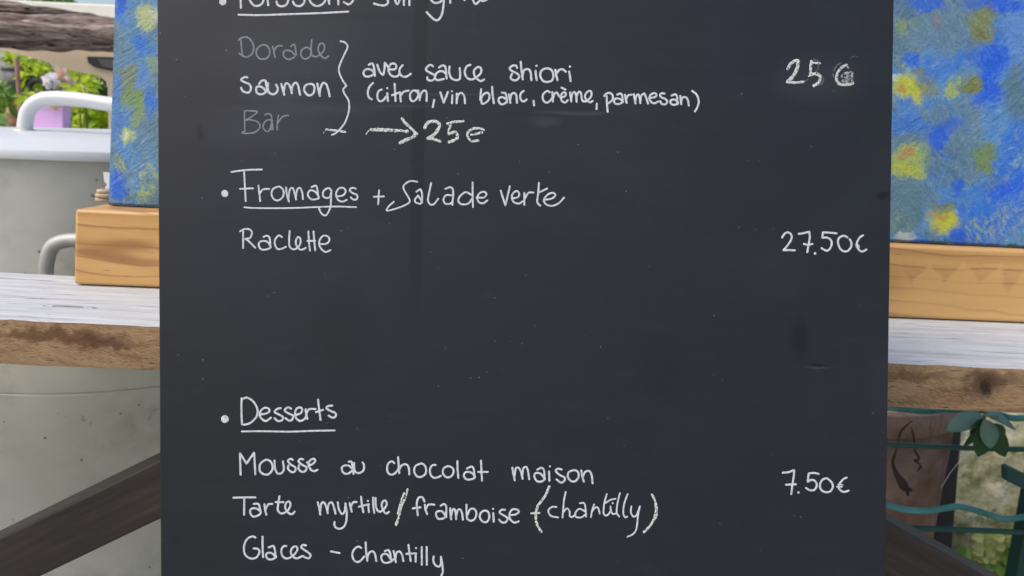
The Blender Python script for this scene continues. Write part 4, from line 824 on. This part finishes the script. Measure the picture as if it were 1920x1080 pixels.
# shrubs
def shrub(Y, blobs_, label, mat, size=.05, n=160):
    b0 = Vector((sum(hy(x, y, Y).x for x, y, r, r2 in blobs_) / len(blobs_), Y, 0)); sp = []
    for (x, y, r, r2) in blobs_:
        c = hy(x, y, Y); k = Y / F; sp.append((c, (r * k, r * k * .8, r2 * k), n, size))
    return plant('shrub', b0, sp, label, 'shrub', mat, 'shrubs in the garden behind the pot')
shrub(2.8, [(146, 158, 14, 12)], 'few lime green sprigs in front of the small white flower', M_lime, .04, 40)
shrub(3.3, [(145, 150, 26, 22), (165, 225, 34, 34), (190, 225, 22, 30)], 'lime green shrub filling the rounded opening of the beige frame', M_lime)
shrub(3.6, [(185, 158, 26, 28), (190, 200, 40, 40), (120, 215, 50, 40)], 'dark green shrub behind the lime green one', M_darkg, .06)
shrub(3.9, [(60, 215, 80, 40), (20, 215, 50, 40), (95, 150, 40, 16)], 'mid green shrub behind the plant stand', M_green, .06, 260)
shrub(4.4, [(-40, 190, 50, 40), (110, 180, 60, 30), (240, 150, 50, 60)], 'pale green shrub farthest back on the left', M_lime, .07, 220)
shrub(4.0, [(60, 116, 14, 6), (30, 112, 10, 4)], 'airy light green twigs against the white sky below the beige frame', M_green, .045, 60)
shrub(3.0, [(60, -3, 34, 9), (110, -5, 28, 8)], 'light green twigs above the white board at the top left', M_green, .05, 60)

# hedge far behind everything
mb = MB()
for i in range(26):
    x = -9 + i * .75; cluster(mb, (x, 9 + random.uniform(-.4, .4), random.uniform(.35, .6)), (.7, .5, .45), 220, .13)
tag(mb.build('hedge', M_green), 'long green hedge at the back of the garden', 'hedge')

# ------------------------------------------------------------------ lower right background
# mossy stone wall
t = NT('mossy_render', .95, .2)
base = t.ramp(t.noise(6, 6, .68, t.obj, .6), [(.3, srgb(98, 98, 64)), (.43, srgb(152, 150, 110)), (.54, srgb(196, 192, 158)), (.68, srgb(226, 222, 200))])
base = t.mix(t.math('MULTIPLY', t.rng(t.noise(22, 6, .75), .53, .62), .6), base, srgb(80, 90, 46))
base = t.mix(t.rng(t.noise(60, 4, .7), .64, .7), base, srgb(190, 186, 166))
t.color(base); t.bump(t.noise(16, 7, .7), 1.0, .02); M_moss = t.m
YM = 1.88
xa3 = hy(1560, 900, YM).x; xb3 = hy(2400, 900, YM).x; ztp = hy(1900, 765, YM).z + .25
nx, nz = 90, 60; vs = []; fs = []
for i in range(nx + 1):
    for j in range(nz + 1):
        x = xa3 + (xb3 - xa3) * i / nx; z = ztp * j / nz
        vs.append((x, YM + .02 * noise.noise(Vector((x * 6, z * 6, 0))) + .008 * noise.noise(Vector((x * 22, z * 22, 4))), z))
for i in range(nx):
    for j in range(nz):
        a = i * (nz + 1) + j; fs.append((a, a + nz + 1, a + nz + 2, a + 1))
b0 = len(vs); vs += [(xa3, YM + .25, 0), (xb3, YM + .25, 0), (xb3, YM + .25, ztp), (xa3, YM + .25, ztp)]
c00, c10, c11, c01 = 0, nx * (nz + 1), nx * (nz + 1) + nz, nz
fs += [(b0 + 1, b0, b0 + 3, b0 + 2), (c01, c11, b0 + 2, b0 + 3), (c00, c01, b0 + 3, b0), (c10, b0 + 1, b0 + 2, c11)]
o = link('mossy_wall', vs, fs, M_moss); autosm(o, 50); recenter(o); tag(o, 'low mossy grey stone wall behind the green wire fence', 'wall')
# terracotta pot (big, tapered)
t = NT('old_terracotta', .85, .25)
base = t.ramp(t.noise(5, 6, .65), [(.3, srgb(96, 68, 52)), (.5, srgb(140, 104, 82)), (.62, srgb(168, 140, 122)), (.8, srgb(120, 88, 68))])
base = t.mix(t.rng(t.noise(3, 5, .6, t.map((1, 1, 2.5))), .52, .7), base, srgb(150, 134, 124))
zz_ = t.sep()[2]
base = t.mix(t.math('MULTIPLY', t.rng(t.noise(9, 5, .7, t.map((2, 2, .5))), .58, .68), .5), base, srgb(98, 62, 48))
t.color(base, .8); t.bump(t.noise(24, 6, .65), .6, .008); M_terra = t.m
YT = 1.55
pr_t = hy(1794, 775, YT); pr_b = hy(1744, 1030, YT); cxp = pr_t.x - .29
def tangent_r(p): dist = math.hypot(cxp, YT); return dist * math.sin(math.atan2(p.x, YT) - math.atan2(cxp, YT))
r_t, r_b = tangent_r(pr_t), tangent_r(pr_b)
def rz(z): return r_b + (r_t - r_b) * (z - pr_b.z) / (pr_t.z - pr_b.z)
ztop = hy(1760, 735, YT).z
tp = empty('terracotta_pot', (cxp, YT, 0), 'big old terracotta pot behind the green fence wires', 'pot')
m = MB(); m.lathe((cxp, YT, 0), [(0, 0.001), (rz(0.0), 0.001), (rz(ztop * .5), ztop * .5), (rz(ztop), ztop), (rz(ztop) - .02, ztop), (rz(ztop) - .03, ztop - .08), (0, ztop - .08)], 96); m.build('pot_body', M_terra, tp, True)
m = MB(); m.lathe((cxp, YT, 0), [(rz(ztop) + .001, ztop - .012), (rz(ztop) + .014, ztop - .010), (rz(ztop) + .014, ztop + .03), (rz(ztop) - .012, ztop + .03), (rz(ztop) - .015, ztop - .01)], 96); m.build('rim', M_terra, tp, True)
# dark post behind it
YPt = 1.70; a = hy(1806, 780, YPt); b = hy(1782, 1070, YPt)
m = MB(); wpt = .16; zA = a.z; gx = b.x + (b.x - a.x) / (b.z - a.z) * (0 - b.z)
m.box8([(gx - wpt, YPt, 0), (gx, YPt, 0), (gx, YPt + .08, 0), (gx - wpt, YPt + .08, 0), (a.x - wpt, YPt, zA), (a.x, YPt, zA), (a.x, YPt + .08, zA), (a.x - wpt, YPt + .08, zA)])
o = recenter(m.build('dark_wooden_post', plain('blackened_wood', srgb(34, 32, 34), .7, .3, 20, 0, .5, .003))); bevel(o, .003); tag(o, 'dark slanting wooden post between the terracotta pot and the mossy wall', 'post')
# thin dark brown curled strands in front of the pot
M_strand = plain('dark_brown_strand', srgb(52, 38, 32), .8, .3, 60)
YTw = YT - .31
tw = empty('dark_curls', hy(1708, 900, YTw), 'two thin dark curled strands in front of the terracotta pot', 'strand')
def pxtube(pts, Y, r, name, par, mat=M_strand, n=10, jit=1.6):
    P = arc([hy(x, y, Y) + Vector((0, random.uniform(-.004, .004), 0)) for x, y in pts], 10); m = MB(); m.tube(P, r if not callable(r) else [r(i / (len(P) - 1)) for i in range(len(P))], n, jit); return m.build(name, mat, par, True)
pxtube([(1709, 800), (1712, 822), (1716, 845), (1722, 858), (1716, 864), (1724, 870), (1732, 884), (1722, 884), (1726, 872)], YTw, lambda u: .0012 + .0035 * max(0, u - .5), 'dark_strand', tw)
pxtube([(1712, 790), (1690, 810), (1680, 840), (1676, 868), (1683, 890), (1692, 905), (1698, 916), (1708, 918), (1700, 914), (1702, 928)], YTw, lambda u: .0012 + (.0042 * math.exp(-((u - .55) / .12) ** 2)) + .0015 * u, 'dark_strand', tw)
# fence
YFe = 1.18
t = NT('green_pvc_coating', .35, .5)
t.color(t.ramp(t.noise(18, 4), [(.35, srgb(46, 104, 100)), (.65, srgb(84, 152, 154))])); t.bump(t.noise(90, 4), .3, .001); M_wire = t.m
fence = empty('green_wire_fence', hy(1800, 1000, YFe) * 1.0, 'green plastic coated wire fence behind the right end of the table', 'fence')
fence.location.z = 0
M_wire_dark = plain('dark_green_wire', srgb(30, 76, 66), .45, .2, 20)
def wire(pts, r=.0047, name='wire', mw=None):
    P = arc([hy(x, y, YFe) for x, y in pts], 8); P = [P[0] + Vector((-.9, 0, 0))] + P + [P[-1] + Vector((.25, 0, 0))]
    m = MB(); m.tube(P, r, 12); return m.build(name, mw or M_wire, fence, True)
wire([(1660, 764), (1700, 768), (1735, 771), (1780, 768), (1830, 768), (1870, 777), (1900, 784), (1940, 783)], .0052)
wire([(1660, 833), (1760, 838), (1840, 841), (1940, 843)], .0043, mw=M_wire_dark)
wire([(1660, 946), (1690, 954), (1730, 958), (1770, 953), (1800, 950), (1840, 960), (1880, 973), (1915, 970), (1950, 962)], .0052)
wire([(1660, 989), (1800, 993), (1940, 999)], .0047, mw=M_wire_dark)
a = hy(1919, 900, YFe + .02); m = MB(); m.box((a.x + .016, YFe + .022, .5), (.014, .03, 1.0)); bevel(m.build('fence_post', plain('dark_green_metal', srgb(24, 64, 58), .45, .15, 20), fence), .002)
poly = [(1889, 879), (1894, 876), (1945, 902), (1945, 930), (1889, 903)]
m = MB(); m.prism([hy(x, y, YFe - .022) for x, y in poly], (0, .018, 0)); bevel(m.build('bracket', plain('dark_green_bracket', srgb(26, 74, 72), .45, .1, 20), fence), .002)
# sprig of big leaves hooked on the fence
YLf = YFe - .03
sp = empty('leafy_sprig', hy(1845, 780, YLf), 'grey-green leafy sprig hanging over the top fence wire', 'sprig')
def bleaf(b, t_, w, nrm, mat, dy=0, dt=0, curl=.12):
    m = MB(); m.leaf(hy(*b, YLf + dy), hy(*t_, YLf + dy + dt), nrm, w * YLf / F, curl, 9)
    o = m.build('leaf', mat, sp, True); md = o.modifiers.new('s', 'SOLIDIFY'); md.thickness = .0006; return o
bleaf((1842, 778), (1779, 803), 38, (0.1, -.6, 1), M_grey, -.01, -.02)
bleaf((1848, 778), (1912, 800), 38, (0, -.5, 1), M_grey, 0, .01)
bleaf((1846, 780), (1874, 770), 20, (0, -.6, 1), M_grey, -.005, .02)
bleaf((1846, 790), (1840, 858), 46, (.1, -1, .2), M_darkg, -.03, -.01)
bleaf((1852, 792), (1890, 861), 34, (-.3, -1, .2), M_darkg, -.02, 0)
bleaf((1840, 792), (1812, 842), 24, (.3, -1, .3), M_darkg, -.01, .01)
bleaf((1856, 796), (1886, 824), 30, (-.2, -1, .4), M_darkg, -.035, 0)
bleaf((1838, 782), (1818, 768), 16, (0, -1, .6), M_grey, 0, 0)
bleaf((1846, 786), (1862, 842), 34, (-.1, -1, .3), M_grey, -.04, -.01)
bleaf((1844, 784), (1822, 816), 26, (.3, -1, .4), M_darkg, -.03, 0)
m = MB(); m.tube(arc([hy(1846, 790, YLf), hy(1846, 776, YLf), hy(1850, 755, YLf + .02), hy(1856, 700, YLf + .05)]), .0022, 8); m.build('stem', M_stem, sp, True)
# spider thread
m = MB(); m.tube([hy(1764, 915, 1.25), hy(1782, 886, 1.25), hy(1800, 864, 1.25)], .0004, 5); o = recenter(m.build('spider_thread', M_white)); tag(o, 'thin pale spider thread beside the dark slanting post', 'thread')
# ferny plants at the wall foot
def wallplant(px, py, Y, n, L, label, mats, spread=1.0):
    c = hy(px, py, Y); base_ = Vector((c.x, Y, 0)); e = empty('fern', base_, label, 'plant', 'ferns at the foot of the mossy wall')
    for k in range(n):
        an = random.uniform(-1, 1) * spread; m = MB(); ln = L * random.uniform(.7, 1.2); root = Vector((c.x + random.uniform(-.03, .03), Y, max(.002, c.z - L * .9)))
        pts = []
        for i in range(9):
            u = i / 8; pts.append(root + Vector((math.sin(an) * ln * u, -.18 * ln * u + random.uniform(-.03, .03) * 0, math.cos(an) * ln * u - .35 * abs(math.sin(an)) * ln * u * u)))
        m.tube(pts, .0012, 4)
        for i in range(2, 9):
            for s_ in (-1, 1):
                p = pts[i]; tx = (pts[i] - pts[i - 1]).normalized(); sdv_ = tx.cross(Vector((0, -1, .3))).normalized() * s_
                m.leaf(p, p + (sdv_ + tx * .6).normalized() * ln * .2 * (1 - .5 * i / 9), (random.uniform(-.3, .3), -1, .5), ln * .085, .2, 3)
        m.build('frond', mats[k % len(mats)], e)
    s0 = MB(); s0.tube([base_, Vector((c.x, Y, max(.02, c.z - L * .85)))], .004, 6); s0.build('stem', M_stem, e)
M_yg = leaf_mat('yellow_green_leaf', srgb(128, 144, 60), srgb(196, 194, 130), .25)
wallplant(1838, 1075, 1.78, 22, .24, 'yellow-green fern at the wall foot, nearest the dark slanting post', [M_yg, M_green])
wallplant(1892, 1070, 1.80, 20, .25, 'mid green fern at the wall foot beside the fence post', [M_green, M_yg, M_green])
wallplant(1800, 1090, 1.80, 14, .2, 'low pale fern half behind the dark slanting post', [M_yg])

# thin scene-wide checks
bpy.context.view_layer.update()
